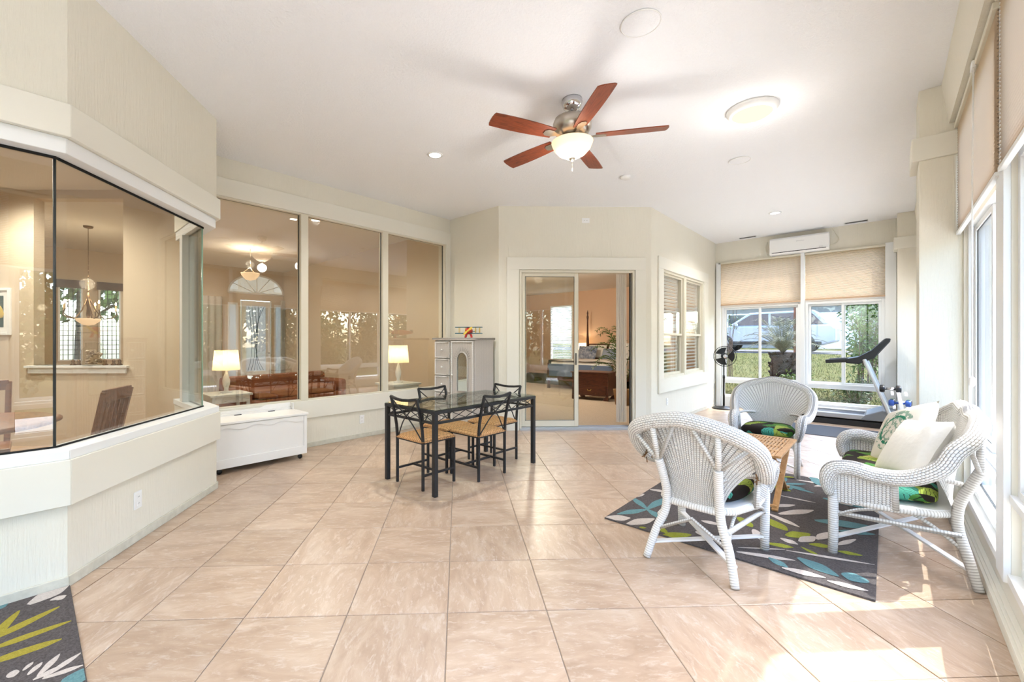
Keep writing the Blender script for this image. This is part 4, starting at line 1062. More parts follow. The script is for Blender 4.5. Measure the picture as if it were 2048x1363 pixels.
# ---- ceiling fixtures
r = thing('ceiling_light', 'round flush dome ceiling light with white rim', 'light', (-.848,4.37,0))
MB().lathe([(.0,CEIL-.001),(.195,CEIL-.001),(.195,CEIL-.02),(.178,CEIL-.045),(.158,CEIL-.05)][::-1], 40).build('rim', K['white'], r)
MB().lathe([(.0,CEIL-.088),(.07,CEIL-.082),(.13,CEIL-.064),(.158,CEIL-.045)], 36).build('dome', emit_mat('dome_glow', srgb(255,226,180), .55), r)
point('bulb', (0,0,CEIL-.30), 1.6, (1,.94,.88), .1, r)
for x, y, lab in ((-3.549,3.07,'small recessed ceiling downlight above the dining table'),(-1.274,8.176,'small recessed ceiling downlight near the end wall'),(-1.9,-1.2,'added unseen fill downlight above the gold frond rug'),(-.75,-.8,'added unseen fill downlight by the rear right windows'),(-1.7,-2.8,'added unseen fill downlight near the rear wall')):  # last three are out of view, added to fill the room with light
    r = thing('downlight', lab, 'light', (x,y,0), 0, 'recessed ceiling downlights')
    MB().lathe([(.062,CEIL-.001),(.085,CEIL-.001),(.085,CEIL-.006),(.062,CEIL-.010)][::-1], 30, None, False).build('ring', K['white'], r)
    MB().lathe([(.0,CEIL-.006),(.063,CEIL-.005)], 24).build('lens', emit_mat('downlight_glow', (1,.97,.92,1), 6), r)
    spot('bulb', (0,0,CEIL-.02), 55 if y > 0 else 38, (1,.98,.96), r, 150)
o = MB().lathe([(.0,CEIL-.034),(.045,CEIL-.033),(.058,CEIL-.022),(.062,CEIL-.001)], 26, MM((-2.323,5.10,0))).build('smoke_detector', K['white']); tag(o, 'small round white smoke detector on the ceiling', 'detector')
for x, y, rd, lab in ((-1.13,2.70,.125,'round white in-ceiling speaker past the fan'),(-1.19,5.52,.11,'round white in-ceiling speaker past the dome light')):
    r = thing('ceiling_speaker', lab, 'speaker', (x,y,0), 0, 'in-ceiling speakers')
    MB().prism([((rd-.01)*math.cos(2*PI*k/40),(rd-.01)*math.sin(2*PI*k/40)) for k in range(40)], CEIL-.007, CEIL-.001).build('grille', K['ceiling'], r)
    mb = MB(); mb.tube([((rd-.005)*math.cos(2*PI*k/40),(rd-.005)*math.sin(2*PI*k/40),CEIL-.006) for k in range(40)], .005, 6, True); mb.build('rim', K['white'], r)
for x0_, x1_, lab in ((-2.10,-1.84,'slim ceiling slot vent left of the air conditioner'),(-.50,-.25,'slim ceiling slot vent by the far pillar')):
    r = thing('ceiling_vent', lab, 'vent', ((x0_+x1_)/2,9.77,CEIL), 0, 'ceiling slot vents')
    rect(MB(), -.15, .15, -.05, .05, 0, .006, .018).build('frame', K['white'], r).rotation_euler = (R(90),0,0)
    mb = MB()
    for k in range(4): mb.box((-.135,-.03+.018*k,-.006),(.135,-.024+.018*k,-.001))
    mb.box((-.135,-.034,-.001),(.135,.034,-.0005)); mb.build('slats', simple('vent_slat', srgb(120,122,126), .5), r)

# ---- air conditioner
r = thing('air_conditioner', 'white wall mounted split air conditioner over the end windows', 'air conditioner', (-1.17,9.95,0))
MB().prism([(-.20,2.985),(-.17,2.965),(-.0,2.965),(-.0,3.275),(-.15,3.275),(-.19,3.24)], -.44, .44, Matrix(((0,0,1,0),(1,0,0,0),(0,1,0,0),(0,0,0,1)))).build('case', K['white'], r, .01)
MB().box((-.40,-.203,2.992),(.40,-.15,3.002)).build('louvre', K['dark'], r)
MB().box((.30,-.205,3.02),(.36,-.199,3.03)).box((-.03,-.204,3.17),(.09,-.199,3.174)).build('badge', K['chrome'], r)
mb = MB(); mb.tube(crom([(.44,-.06,3.05),(.52,-.04,3.08),(.56,-.02,3.16),(.52,-.02,3.25),(.47,-.02,3.36)], 5), .006, 6); mb.build('cable', K['cream_frame'], r)
mb = MB(); mb.tube(crom([(-.44,-.06,3.02),(-.50,-.04,3.05),(-.52,-.02,3.14),(-.50,-.02,3.26)], 5), .009, 6); mb.build('hose', K['cream_frame'], r)

# ---- outlets and switches
def outlet(label, p, q, s, z, horiz=False, cream=False):
    r = thing('wall_outlet', label, 'outlet', (p[0],p[1],0), ang(p,q), 'wall outlets')
    a, b = (.058,.036) if horiz else (.036,.058)
    MB().box((s-a,-.008,z-b),(s+a,0,z+b)).build('plate', K['white'], r, .003)
    for k in (-1,1):
        c = (s+k*.02, z) if horiz else (s, z+k*.022)
        MB().box((c[0]-.014,-.0105,c[1]-.014),(c[0]+.014,-.008,c[1]+.014)).build('socket', K['white'], r, .003)
        for d_ in (-.005,.005): MB().box((c[0]+d_-.001,-.011,c[1]-.004),(c[0]+d_+.001,-.0103,c[1]+.005)).build('slot', K['dark'], r)
outlet('white duplex outlet low on the bay wall', B1, B2, .545, .275)
outlet('white duplex outlet under the middle tall pane', RM['B3'], RM['D'], 2.03, .252)
outlet('white double outlet high above the sliding door', RM['E'], RM['F'], 1.315, 3.16, True)
outlet('white outlet under the shuttered window', RM['F'], RM['G'], .64, .36)

# ================================================================ HOUSE BEYOND THE GLASS
def slab(name, label, poly, z0, z1, mat):
    return tag(MB().prism(poly, z0, z1).build(name, mat), label, None, None, 'structure')
def wseg(name, label, p, q, z1, mat, ops=(), t=.12):
    return wall(name, label, p, q, t, 0, z1, ops, mat)
LV = [(-12.4,-4.0),(-3.36,-4.0),(-3.42,.09),(-4.53,1.04),(-5.45,1.04),(-5.45,5.05),(-12.4,5.05)]
slab('floor_living', 'tan interior floor seen through the glass', LV, -.08, 0, K['int_floor'])
slab('ceiling_living', 'pale interior ceiling seen through the glass', LV, 3.28, 3.36, K['int_ceil'])
pW, qW = (-12.4,-4.0), (-12.4,5.05)
wseg('wall_living_far', 'tan living room wall with leaded windows and entry door', pW, qW, 3.28, K['int_wall'], [(4.45,4.83,.92,2.5),(5.08,5.46,.92,2.5),(7.62,7.86,.05,2.35),(7.93,8.72,0,2.44),(8.79,9.03,.05,2.35)])
wseg('wall_living_rear', 'tan living room wall at the rear', (-3.3,-4.0), (-12.4,-4.0), 3.28, K['int_wall'])
wseg('wall_living_side', 'tan partition wall between living room and bedroom', (-12.4,5.05), (-5.30,5.05), 3.28, K['int_wall'])
# diagonal interior wall with a tall pass-through opening and ledge
dA, dB = (-9.3,-1.3), (-6.45,1.47); Ld = dist(dA, dB); dang = ang(dA, dB)
def dlat(px): return 5.5*(px-952)/859
def dpt(px): l = dlat(px); return (5.5*-.6909+l*.7230, 5.5*.7230+l*.6909)
s_of = lambda px: ((dpt(px)[0]-dA[0])*math.cos(dang)+(dpt(px)[1]-dA[1])*math.sin(dang))
o0, o1 = s_of(67), s_of(245)
wall('wall_nook', 'tan interior wall with a tall pass-through opening', dA, dB, .14, 0, 3.28, [(o0,o1,1.03,3.17)], K['int_wall'])
o = MB().box((o0-.08,-.05,1.0),(o1+.08,.20,1.03)).box((o0-.05,-.03,.93),(o1+.05,0,1.0)).build('trim_20', K['white'], None, .005, None, None, (dA[0],dA[1],0), dang); tag(o, 'white moulded ledge of the pass-through opening', None, None, 'structure')
# leaded windows in the far wall
for i, (a, b) in enumerate(((4.45,4.83),(5.08,5.46))):
    win = wroot('window_%d' % (15+i), ('leaded glass window left of the chandelier','leaded glass window right of the chandelier')[i], pW, qW)
    rect(MB(), a, b, .92, 2.5, -.03, .06, .03).build('frame', K['white'], win)
    mb = MB()
    for k in range(1,5): mb.box((a+(b-a)*k/5-.006,0,.95),(a+(b-a)*k/5+.006,.012,2.47))
    for k in range(1,15): mb.box((a+.03,.0,.95+1.52*k/15-.005),(b-.03,.012,.95+1.52*k/15+.005))
    mb.build('lead_grid', K['dark'], win); pane(win, a+.03, b-.03, .95, 2.47, .02)
    MB().box((a-.03,-.05,2.45),(b+.03,-.02,2.62)).build('valance', K['walnut'], win)
# entry door with sidelights and arched transom
dr = wroot('door_2', 'pale entry door with leaded oval glass and sidelights', pW, qW)
dd = rect(MB(), 7.95, 8.70, .02, 2.42, .02, .065, .12, .5).build('door_leaf', K['white'], dr, .004)
pane(dd, 8.07, 8.58, .52, 2.30, .04, K['sheer']); mb = MB()
for k in range(6): mb.tube(bez((8.12+.08*k,.035,.54),(8.3+.1*math.sin(k),.035,1.0),(8.3-.1*math.cos(k),.035,1.8),(8.14+.08*k,.035,2.28),8), .005, 5)
mb.build('lead_tracery', K['dark'], dd)
MB().ball((8.64,-.03,1.0), .03, 12, 8).build('knob', K['nickel'], dd)
for a, b in ((7.62,7.86),(8.79,9.03)): rect(MB(), a, b, .05, 2.35, 0, .06, .04).build('sidelight_frame', K['white'], dr); pane(dr, a+.04, b-.04, .09, 2.31, .03, K['sheer'])
win = wroot('window_17', 'arched fan transom over the entry door', pW, qW)
mb = MB(); arc = [(8.33+.70*math.cos(PI*k/20), 2.62+.50*math.sin(PI*k/20)) for k in range(21)]
mb.tube([(x,-.01,z) for x, z in arc], .025, 8); mb.tube([(7.63,-.01,2.62),(9.03,-.01,2.62)], .025, 8)
for k in range(1,6): a = PI*k/6; mb.tube([(8.33,-.01,2.62),(8.33+.69*math.cos(a),-.01,2.62+.49*math.sin(a))], .010, 6)
mb.build('frame', K['white'], win)
mb = MB(); mb.add([(x,.0,z) for x, z in arc], [tuple(range(21))[::-1]]); mb.build('pane', emit_mat('transom_daylight_glow', (1,.97,.92,1), .3), win)  # pane glows by itself, standing in for daylight behind it
# sheers hung at both sides of the entry
for s, lab in ((6.55,'white sheer curtain left of the entry door'),(9.2-.28,'white sheer curtain at the partition side of the entry')):
    mb = MB(); mb.grid(lambda u, v: (s+.9*u if s < 7 else s+.1*u, -.14+.03*math.sin(u*38), .02+2.45*v), 90, 2)
    o = mb.build('sheer_curtain', K['sheer'], None, 0, None, None, (pW[0],pW[1],0), ang(pW,qW)); tag(o, lab, 'curtain', 'sheer curtains in the living room')
# table lamps on side tables
def table_lamp(label, x, y, zt, e=6):
    r = thing('table_lamp', label, 'lamp', (x,y,zt), 0)
    MB().lathe([(.075,0),(.078,.015),(.03,.03),(.026,.06),(.045,.12),(.05,.18),(.03,.25),(.014,.30),(.012,.40)], 20).build('base', K['white'], r)
    MB().lathe([(.175,.33),(.15,.61)], 30, None, False).build('lamp_shade', K['lampshade'], r)
    MB().ball((0,0,.45), .035, 12, 8).build('bulb', emit_mat('lamp_bulb', (1,.84,.62,1), 8), r)
    point('bulb_light', (0,0,.47), e, (1,.8,.55), .04, r); return r
def side_table(label, x, y, h):
    r = thing('side_table', label, 'side table', (x,y,0), 0)
    m = simple('grey_wash_paint', srgb(206,208,204), .5)
    MB().box((-.27,-.27,h-.03),(.27,.27,h)).build('top', m, r, .005); MB().box((-.24,-.24,h-.12),(.24,.24,h-.03)).build('apron', m, r, .003)
    for sx in (-1,1):
        for sy in (-1,1): MB().box((sx*.22-.02,sy*.22-.02,0),(sx*.22+.02,sy*.22+.02,h-.12)).build('leg', m, r, .002)
    MB().box((-.23,-.23,.15),(.23,.23,.17)).build('shelf', m, r, .002)
side_table('pale grey side table behind the third tall pane', -5.80, 4.22, .66); table_lamp('white table lamp with lit drum shade behind the third pane', -5.80, 4.22, .66)
side_table('pale grey side table beside the bay corner', -6.85, 1.98, .60); table_lamp('white table lamp with lit drum shade beside the bay corner', -6.85, 1.98, .60)
# leather sofa
r = thing('leather_sofa', 'tan brown leather sofa behind the first tall pane', 'sofa', (-7.6,3.15,0), R(100))
MB().box((-.95,-.42,.12),(.95,.40,.42)).build('base', K['leather'], r, .03)
for k in range(2): MB().box((-.74+.75*k,-.42,.42),(-.01+.75*k,.22,.56)).build('seat_cushion', K['leather'], r, .04)
MB().box((-.95,.18,.40),(.95,.42,.76)).build('backrest', K['leather'], r, .06)
for s in (-1,1): MB().box((s*.95-.12 if s>0 else -.95-.0, -.44,.12),(s*.95+.0 if s>0 else -.83,.42,.64)).build('armrest', K['leather'], r, .05)
# pendant lantern, chandelier, framed print
r = thing('pendant_light', 'bowl pendant light hanging by the entry door', 'light', (-9.64,3.24,0))
mb = MB(); mb.tube([(0,0,3.28),(0,0,2.85)], .008, 6); mb.build('chain', K['nickel'], r)
MB().lathe([(.0,2.60),(.10,2.63),(.17,2.72),(.18,2.76),(.16,2.75),(.0,2.64)], 24).build('bowl', K['bowl'], r)
for k in range(3): mb = MB(); a = 2*PI*k/3; mb.tube([(0,0,2.88),(.17*math.cos(a),.17*math.sin(a),2.75)], .005, 5); mb.build('arm', K['nickel'], r)
point('bulb_light', (0,0,2.95), 10, (1,.85,.66), .08, r)
r = thing('chandelier', 'bronze scroll arm chandelier with candle bulbs and glass bowl', 'chandelier', (-9.75,.72,0))
K['bronze'] = simple('aged_bronze', srgb(120,92,66), .4, .7)
MB().lathe([(.0,3.278),(.07,3.278),(.06,3.25),(.01,3.235)][::-1], 16).build('canopy', K['bronze'], r)
mb = MB()
for k in range(24): mb.tube([(.0,0,3.24-.045*k),(.006 if k%2 else -.006,0,3.22-.045*k),(.0,0,3.195-.045*k)], .005, 5)
mb.build('chain', K['bronze'], r)
mb = MB(); mb.lathe([(.012,1.72),(.03,1.78),(.018,1.9),(.03,2.0),(.012,2.16)], 12); mb.build('stem', K['bronze'], r)
MB().lathe([(.0,1.60),(.08,1.62),(.155,1.68),(.17,1.72)], 24).build('glass_bowl', K['bowl'], r)
for k in range(5):
    a = 2*PI*k/5+.3; c, s = math.cos(a), math.sin(a)
    mb = MB(); mb.tube([(c*q,s*q,z) for q, z in ((.02,2.05),(.10,1.85),(.20,1.72),(.32,1.74),(.38,1.80),(.36,1.86))], .009, 6); mb.build('scroll_arm', K['bronze'], r)
    MB().lathe([(.03,1.86),(.012,1.87),(.012,1.96)], 10, MM((c*.36,s*.36,0))).build('candle', simple('candle_cream', srgb(236,210,160), .5), r)
    MB().lathe([(.0,1.96),(.012,1.975),(.008,2.0),(.0,2.02)], 8, MM((c*.36,s*.36,0))).build('bulb', emit_mat('candle_bulb', (1,.8,.5,1), 20), r)
point('bulb_light', (0,0,2.3), 9, (1,.82,.6), .1, r)
r = thing('framed_print', 'white framed print of a pear on dark green', 'picture', (dA[0],dA[1],0), dang)
f0 = s_of(-30); f1 = s_of(24)
rect(MB(), f0, f1, 1.42, 2.02, -.03, -.001, .035).build('frame', K['white'], r, .004)
MB().box((f0+.03,-.015,1.45),(f1-.03,-.005,1.99)).build('mat_board', K['linen'], r)
MB().box((f0+.09,-.018,1.52),(f1-.09,-.014,1.92)).build('artwork', simple('dark_green_print', srgb(30,66,60), .6), r)
MB().lathe([(.0,-.09),(.05,-.075),(.065,-.03),(.045,.03),(.022,.07),(.0,.085)], 16, MM(((f0+f1)/2+.03,-.02,1.72),(0,0,0),(1,.12,1))).build('pear', simple('print_yellow', srgb(206,176,70), .6), r)
# jar of shells and figurines on the ledge
r = thing('shell_jar', 'clear glass jar of sea shells on the pass-through ledge', 'jar', (dpt(180)[0]-.05*.69,dpt(180)[1]+.05*.72,1.03))
MB().lathe([(.0,.0),(.11,.0),(.12,.02),(.12,.20),(.08,.24),(.08,.27),(.085,.275),(.085,.29),(.0,.30)], 24).build('jar', K['glass'], r)
mb = MB(); rr = random.Random(4)
for k in range(60): mb.ball((rr.uniform(-.075,.075),rr.uniform(-.075,.075),.02+.17*rr.random()), rr.uniform(.016,.028), 7, 5, (1,.7,.6))
mb.build('shells', simple('sea_shell', srgb(206,186,160), .5, 0, .4, var=(20,srgb(150,126,104))), r, 0, None, 'stuff')
for k, px in enumerate((140,152,205,222,234)):
    q = dpt(px); o = MB().lathe([(.03,0),(.032,.01),(.014,.03),(.02,.055),(.008,.075)], 10, MM((q[0]-.03,q[1]+.03,1.03))).build('figurine', K['bronze']); tag(o, 'tiny dark figurine on the pass-through ledge', 'figurine', 'figurines on the ledge')
# breakfast table and chairs in the bay
r = thing('breakfast_table', 'round brown wooden breakfast table inside the bay', 'table', (-4.75,-.35,0))
MB().lathe([(.0,.72),(.52,.72),(.55,.735),(.55,.75),(.52,.76),(.0,.76)], 40).build('top', K['brown_wood'], r)
MB().lathe([(.22,0),(.20,.04),(.06,.10),(.05,.40),(.08,.60),(.12,.72)], 24).build('pedestal', K['brown_wood'], r)
def wchair(label, x, y, a):
    r = thing('wooden_chair', label, 'chair', (x,y,0), R(a), 'wooden breakfast chairs')
    MB().box((-.21,-.20,.43),(.21,.22,.46)).build('seat', K['brown_wood'], r, .01)
    for sx in (-1,1):
        MB().beam((sx*.18,.19,0),(sx*.18,.18,.43),.04).build('leg', K['brown_wood'], r, .004)
        MB().beam((sx*.18,-.20,0),(sx*.18,-.19,.45),.04).build('leg', K['brown_wood'], r, .004)
        MB().beam((sx*.18,-.19,.45),(sx*.19,-.30,.98),.04,.03).build('back_post', K['brown_wood'], r, .004)
    for k in range(4): MB().beam((-.10+.067*k,-.195,.46),(-.11+.073*k,-.29,.93),.03,.012).build('back_slat', K['brown_wood'], r, .002)
    MB().beam((-.19,-.295,.95),(.19,-.295,.95),.03,.09).build('top_rail', K['brown_wood'], r, .006)
wchair('brown wooden slat back chair inside the bay by the mitred glass', -4.35, .22, 150); wchair('brown wooden slat back chair across the breakfast table', -5.45, -.3, -90); wchair('brown wooden slat back chair inside the bay by rear glass', -4.2, -.75, 60)
# interior ceiling downlights
for x, y, lab in ((-6.6,3.2,'recessed downlight in the living room ceiling near the panes'),(-7.2,-.3,'recessed downlight in the ceiling over the nook wall'),(-5.6,-.6,'recessed downlight over the breakfast table'),(-10.6,2.2,'recessed downlight in the living room ceiling by the entry')):
    r = thing('downlight', lab, 'light', (x,y,0), 0, 'recessed living room downlights')
    MB().lathe([(.0,3.272),(.07,3.274)], 20).build('lens', emit_mat('interior_downlight', (1,.93,.82,1), 8), r)
    MB().lathe([(.07,3.271),(.095,3.275),(.095,3.279)], 20, None, False).build('ring', K['white'], r)
    spot('bulb_light', (0,0,3.26), 105 if -8 < x < -5 and y < 1 else 60, (1,.93,.84), r, 165)

# ---- bedroom
BR = [(-9.5,5.20),(-4.33,5.06),(-2.74,6.66),(-2.74,9.96),(-3.7,9.96),(-3.7,12.8),(-9.5,12.8)]
slab('floor_bedroom', 'beige bedroom carpet beyond the sliding door', BR, -.08, .012, K['carpet'])
slab('ceiling_bedroom', 'white bedroom ceiling', BR, 3.0, 3.08, K['int_ceil'])
wseg('wall_bedroom_far', 'warm peach bedroom wall behind the bed', (-9.5,12.8), (-3.7,12.8), 3.0, K['bed_wall'], [(.9,1.8,.66,2.56)])
wseg('wall_bedroom_left', 'peach bedroom wall away from the sunroom', (-9.5,5.2), (-9.5,12.8), 3.0, K['bed_wall'])
wseg('wall_bedroom_right', 'peach bedroom wall by the palm', (-3.7,12.8), (-3.7,9.96), 3.0, K['bed_wall'])
wseg('wall_bedroom_corner', 'peach bedroom wall stub in the corner', (-3.7,9.96), (-2.74,9.96), 3.0, K['bed_wall'])
wseg('wall_bedroom_near', 'peach bedroom wall backing the living room', (-9.5,5.2), (-4.4,5.2), 3.0, K['bed_wall'], (), -.02)
win = wroot('window_18', 'bright bedroom window with white slat blinds', (-9.5,12.8), (-3.7,12.8))
rect(MB(), .9, 1.8, .66, 2.56, 0, .08, .05).build('frame', K['white'], win); pane(win, .95, 1.75, .71, 2.51, .05)
mb = MB()
for k in range(34): mb.beam((.93,-.02,.70+k*.054),(1.77,-.02,.70+k*.054),.045,.004,(0,.6,.8))
mb.build('blind_slats', K['white'], win)
r = thing('four_poster_bed', 'four poster bed with dark turned posts and pale quilt', 'bed', (-5.95,11.25,0))
MB().box((-.95,-1.05,.25),(.95,1.15,.45)).build('bed_frame', K['walnut'], r, .01)
MB().box((-.93,-1.02,.45),(.93,1.10,.78)).build('mattress', K['linen'], r, .06)
def qf(u, v):
    x = (u-.5)*2.0; y = -1.07+1.55*v; s = abs(x) > .94
    return (x, y, (.80+.01*math.sin(9*x)*math.sin(7*y)) if abs(x) < .955 else .45)
mb = MB(); mb.grid(qf, 40, 10); mb.build('quilt', simple('quilt_cream', srgb(222,214,204), .9, 0, .1, var=(2,srgb(206,200,196))), r)
MB().box((-.97,-1.085,.36),(.97,-1.05,.70)).build('bed_runner', simple('blue_grey_cloth', srgb(92,108,134), .9), r, .01)
for sx in (-1,1):
    for sy in (-1.05,1.13):
        MB().lathe([(.045,0),(.045,.7),(.03,.75),(.05,.85),(.038,1.0),(.045,1.2),(.03,1.6),(.022,2.0),(.035,2.1),(.02,2.16),(.028,2.22),(.0,2.33)] if sy > 0 else [(.045,0),(.045,.55),(.03,.62),(.04,.70),(.0,.74)], 12, MM((sx*.95,sy,0))).build('bed_post', K['walnut'], r)
MB().box((-.9,1.10,.45),(.9,1.15,1.25)).build('headboard', K['walnut'], r, .02)
def bedpillow(label, x, y, z, m, w_=.62, h_=.42):
    mb = MB()
    for sd in (1,-1): mb.grid(lambda u, v: ((u-.5)*w_, sd*.09*(max(0,1-(2*u-1)**2)*max(0,1-(2*v-1)**2))**.42, (v-.5)*h_), 14, 12)
    o = mb.build('bed_pillow', m); o.location = (x,y,z); o.rotation_euler = (R(-28),0,0); tag(o, label, 'pillow', 'pillows on the bed')
K['stripe'] = simple('navy_stripe', srgb(176,182,194), .9, 0, .1, var=(12,srgb(84,98,122)))
bedpillow('striped navy and white pillow on the bed', -6.55, 11.72, .99, K['stripe']); bedpillow('large white pillow at the bed head', -5.72, 12.12, 1.05, K['linen'], .7, .5); bedpillow('slate blue pillow in front on the bed', -5.75, 11.66, .96, simple('slate_cloth', srgb(140,152,170), .9), .55, .34); bedpillow('white pillow leaning at the bed edge', -6.45, 12.12, 1.02, K['linen'], .6, .44)
r = thing('nightstand', 'dark wooden nightstand beside the four poster bed', 'nightstand', (-7.2,12.45,0))
MB().box((-.24,-.22,.05),(.24,.22,.66)).build('body', K['walnut'], r, .006); MB().box((-.21,-.235,.40),(.21,-.22,.60)).build('drawer', K['walnut'], r, .004)
table_lamp('white lamp with glowing shade on the bedroom nightstand', -7.12, 12.42, .66, 9)
r = thing('wooden_chest', 'dark mahogany chest with brass handle at the bed foot', 'chest', (-4.86,9.0,.012), R(8))
MB().box((-.42,-.26,.10),(.42,.26,.60)).build('body', K['walnut'], r, .006); MB().box((-.45,-.29,.60),(.45,.29,.63)).build('lid', K['walnut'], r, .008)
d = MB().box((-.38,-.275,.13),(.38,-.258,.33)).build('drawer', K['walnut'], r, .005)
mb = MB(); mb.tube(bez((-.045,-.285,.25),(-.04,-.30,.20),(.04,-.30,.20),(.045,-.285,.25),8), .005, 6); mb.build('handle', simple('brass', srgb(214,178,96), .3, 1.0), d)
for sx in (-1,1):
    for sy in (-1,1): MB().prism([(0,0),(.12*-sx,0),(.10*-sx,.05),(.05*-sx,.10),(0,.10)] if sx > 0 else [(0,0),(0,.10),(.05,.10),(.10,.05),(.12,0)], -.015, .015, MM((sx*.42,sy*.245,0),(PI/2,0,0))).build('foot', K['walnut'], r)
r = thing('potted_palm', 'green potted areca palm beyond the sliding door curtain', 'plant', (-3.98,8.6,.012))
MB().lathe([(.0,0),(.15,0),(.19,.30),(.20,.32),(.17,.32),(.16,.28),(.0,.28)], 24).build('pot', simple('basket', srgb(150,116,80), .8, 0, .2, bump=(60,.6,.006)), r)
rr = random.Random(11)
for k in range(13):
    a = rr.uniform(0,6.28) if k > 5 else PI+rr.uniform(-1.0,.9); ln = rr.uniform(.45,.8); hgt = rr.uniform(.75,1.75)
    st = bez((0,0,.28),(.05*math.cos(a),.05*math.sin(a),hgt*.7),(ln*.5*math.cos(a),ln*.5*math.sin(a),hgt+.15),(ln*math.cos(a),ln*math.sin(a),hgt-.12),14)
    mb = MB(); mb.tube(st, .006, 5)
    for i in range(5, 15):
        p = st[i]; tn = (st[min(i+1,14)]-st[i-1]).normalized(); sd = tn.cross(Vector((0,0,1))).normalized()
        for s in (-1,1):
            tip = p + (sd*s*.75 + tn*.55 + Vector((0,0,-.15)))*(.24*(1-.5*(i-5)/10)); mid = p.lerp(tip,.4)+Vector((0,0,.02)); wv_ = tn*.014
            mb.add([p, mid-wv_, tip, mid+wv_], [(0,1,2,3)])
    mb.build('frond', K['leaf'], r)
mb = MB(); mb.grid(lambda u, v: (1.87+.15*u, .24+.03*math.sin(u*30), .07+2.36*v), 60, 2)
o = mb.build('door_curtain', K['sheer'], None, 0, None, None, (RM['E'][0],RM['E'][1],0), ang(RM['E'],RM['F'])); tag(o, 'white pleated curtain drawn aside at the sliding door', 'curtain')
r = thing('ceiling_light', 'small bedroom dome ceiling light behind the shut door panel', 'light', (-5.9,8.3,0))
MB().lathe([(.0,2.90),(.12,2.93),(.16,2.985),(.16,3.0)], 24).build('dome', emit_mat('bedroom_dome', (1,.94,.85,1), 5), r)
point('bulb_light', (0,0,2.8), 50, (1,.88,.72), .1, r)

# ================================================================ OUTDOORS
def gz(x, y): 
    t = min(1, max(0, (y-10.3)/9.5)); return -.06 + .90*t
gm = MB(); 
def gfn(u, v):
    x = -40+80*u; y = -40+90*v; return (x, y, gz(x,y))
gm.grid(gfn, 60, 90)
# keep the lawn below the house floors
gm.v = [(x,y,(-.16 if (-13 < x < .7 and -5 < y < 10.3) else z)) for x, y, z in gm.v]
tag(gm.build('ground', K['grass']), 'sunlit lawn rising toward the street', None, None, 'structure')
tag(MB().box((.62,-8,-.12),(4.4,13,-.04)).build('floor_patio', K['concrete']), 'pale concrete patio outside the right windows', None, None, 'structure')
tag(MB().box((-40,20.3,.80),(40,27,.855)).build('ground_street', K['asphalt']), 'grey street beyond the lawn', None, None, 'structure')
gb = MB(); rr = random.Random(2)
for k in range(22000):
    y = 10.35+9.5*rr.random()**1.6; x = rr.uniform(-3.4,1.2) if y < 13.2 else rr.uniform(-6.5,2.0)
    z = gz(x,y); h = rr.uniform(.03,.075); a = rr.uniform(0,6.28); lx, ly = rr.uniform(-.03,.03), rr.uniform(-.03,.03); c, s = .006*math.cos(a), .005*math.sin(a)
    gb.add([(x-c,y-s,z),(x+c,y+s,z),(x+lx,y+ly,z+h)], [(0,1,2)])
tag(gb.build('lawn_grass', K['blade']), 'blades of lawn grass outside the end windows', 'grass', None, 'stuff')
def leaves(mb, c, rad, n, size, rr, shell=.55, narrow=.28, droop=0):
    c = Vector(c)
    for k in range(n):
        d = Vector((rr.gauss(0,1),rr.gauss(0,1),rr.gauss(0,1))).normalized(); q = shell+(1-shell)*rr.random()
        p = c + Vector((d.x*rad[0]*q, d.y*rad[1]*q, d.z*rad[2]*q))
        t = (d*.6 + Vector((rr.uniform(-1,1),rr.uniform(-1,1),rr.uniform(-1,1)-droop))).normalized()
        s = t.cross(Vector((rr.uniform(-1,1),rr.uniform(-1,1),rr.uniform(-1,1)))).normalized()
        L = size*rr.uniform(.7,1.3); wv_ = s*L*narrow
        mb.add([p, p+t*L*.45-wv_, p+t*L, p+t*L*.45+wv_], [(0,1,2,3)])
def tree(label, x, y, h, rad, n, mat, seed, size=.16, tr=.12, name='tree', bark='bark', group=None):
    rr = random.Random(seed); z = gz(x,y) if y > 10.3 or x > .7 or x < -13 or y < -5 else -.1
    r = thing(name, label, 'tree' if name == 'tree' else 'shrub', (x,y,z), 0, group)
    if tr:
        mb = MB(); mb.tube(crom([(0,0,0),(.05,.03,h*.3),(-.04,.05,h*.55),(.02,0,h*.8)], 4), [tr*(1-.05*i) for i in range(13)], 8)
        for k in range(6):
            a = k*1.05+rr.random(); z0 = h*(.35+.07*k); mb.tube(crom([(0,0,z0),(rad*.4*math.cos(a),rad*.4*math.sin(a),z0+h*.12),(rad*.8*math.cos(a),rad*.8*math.sin(a),z0+h*.2)], 4), [tr*.4*(1-.07*i) for i in range(9)], 6)
        mb.build('trunk', K[bark], r)
    mb = MB()
    for k in range(7):
        a = k*.9; q = rad*.5*(k > 0); leaves(mb, (q*math.cos(a), q*math.sin(a), h*(.78 if tr else .5)+ (rr.uniform(-.15,.15)*h)), (rad*.62,rad*.62,h*(.26 if tr else .42)), n//7, size, rr)
    mb.build('foliage', mat, r); return r
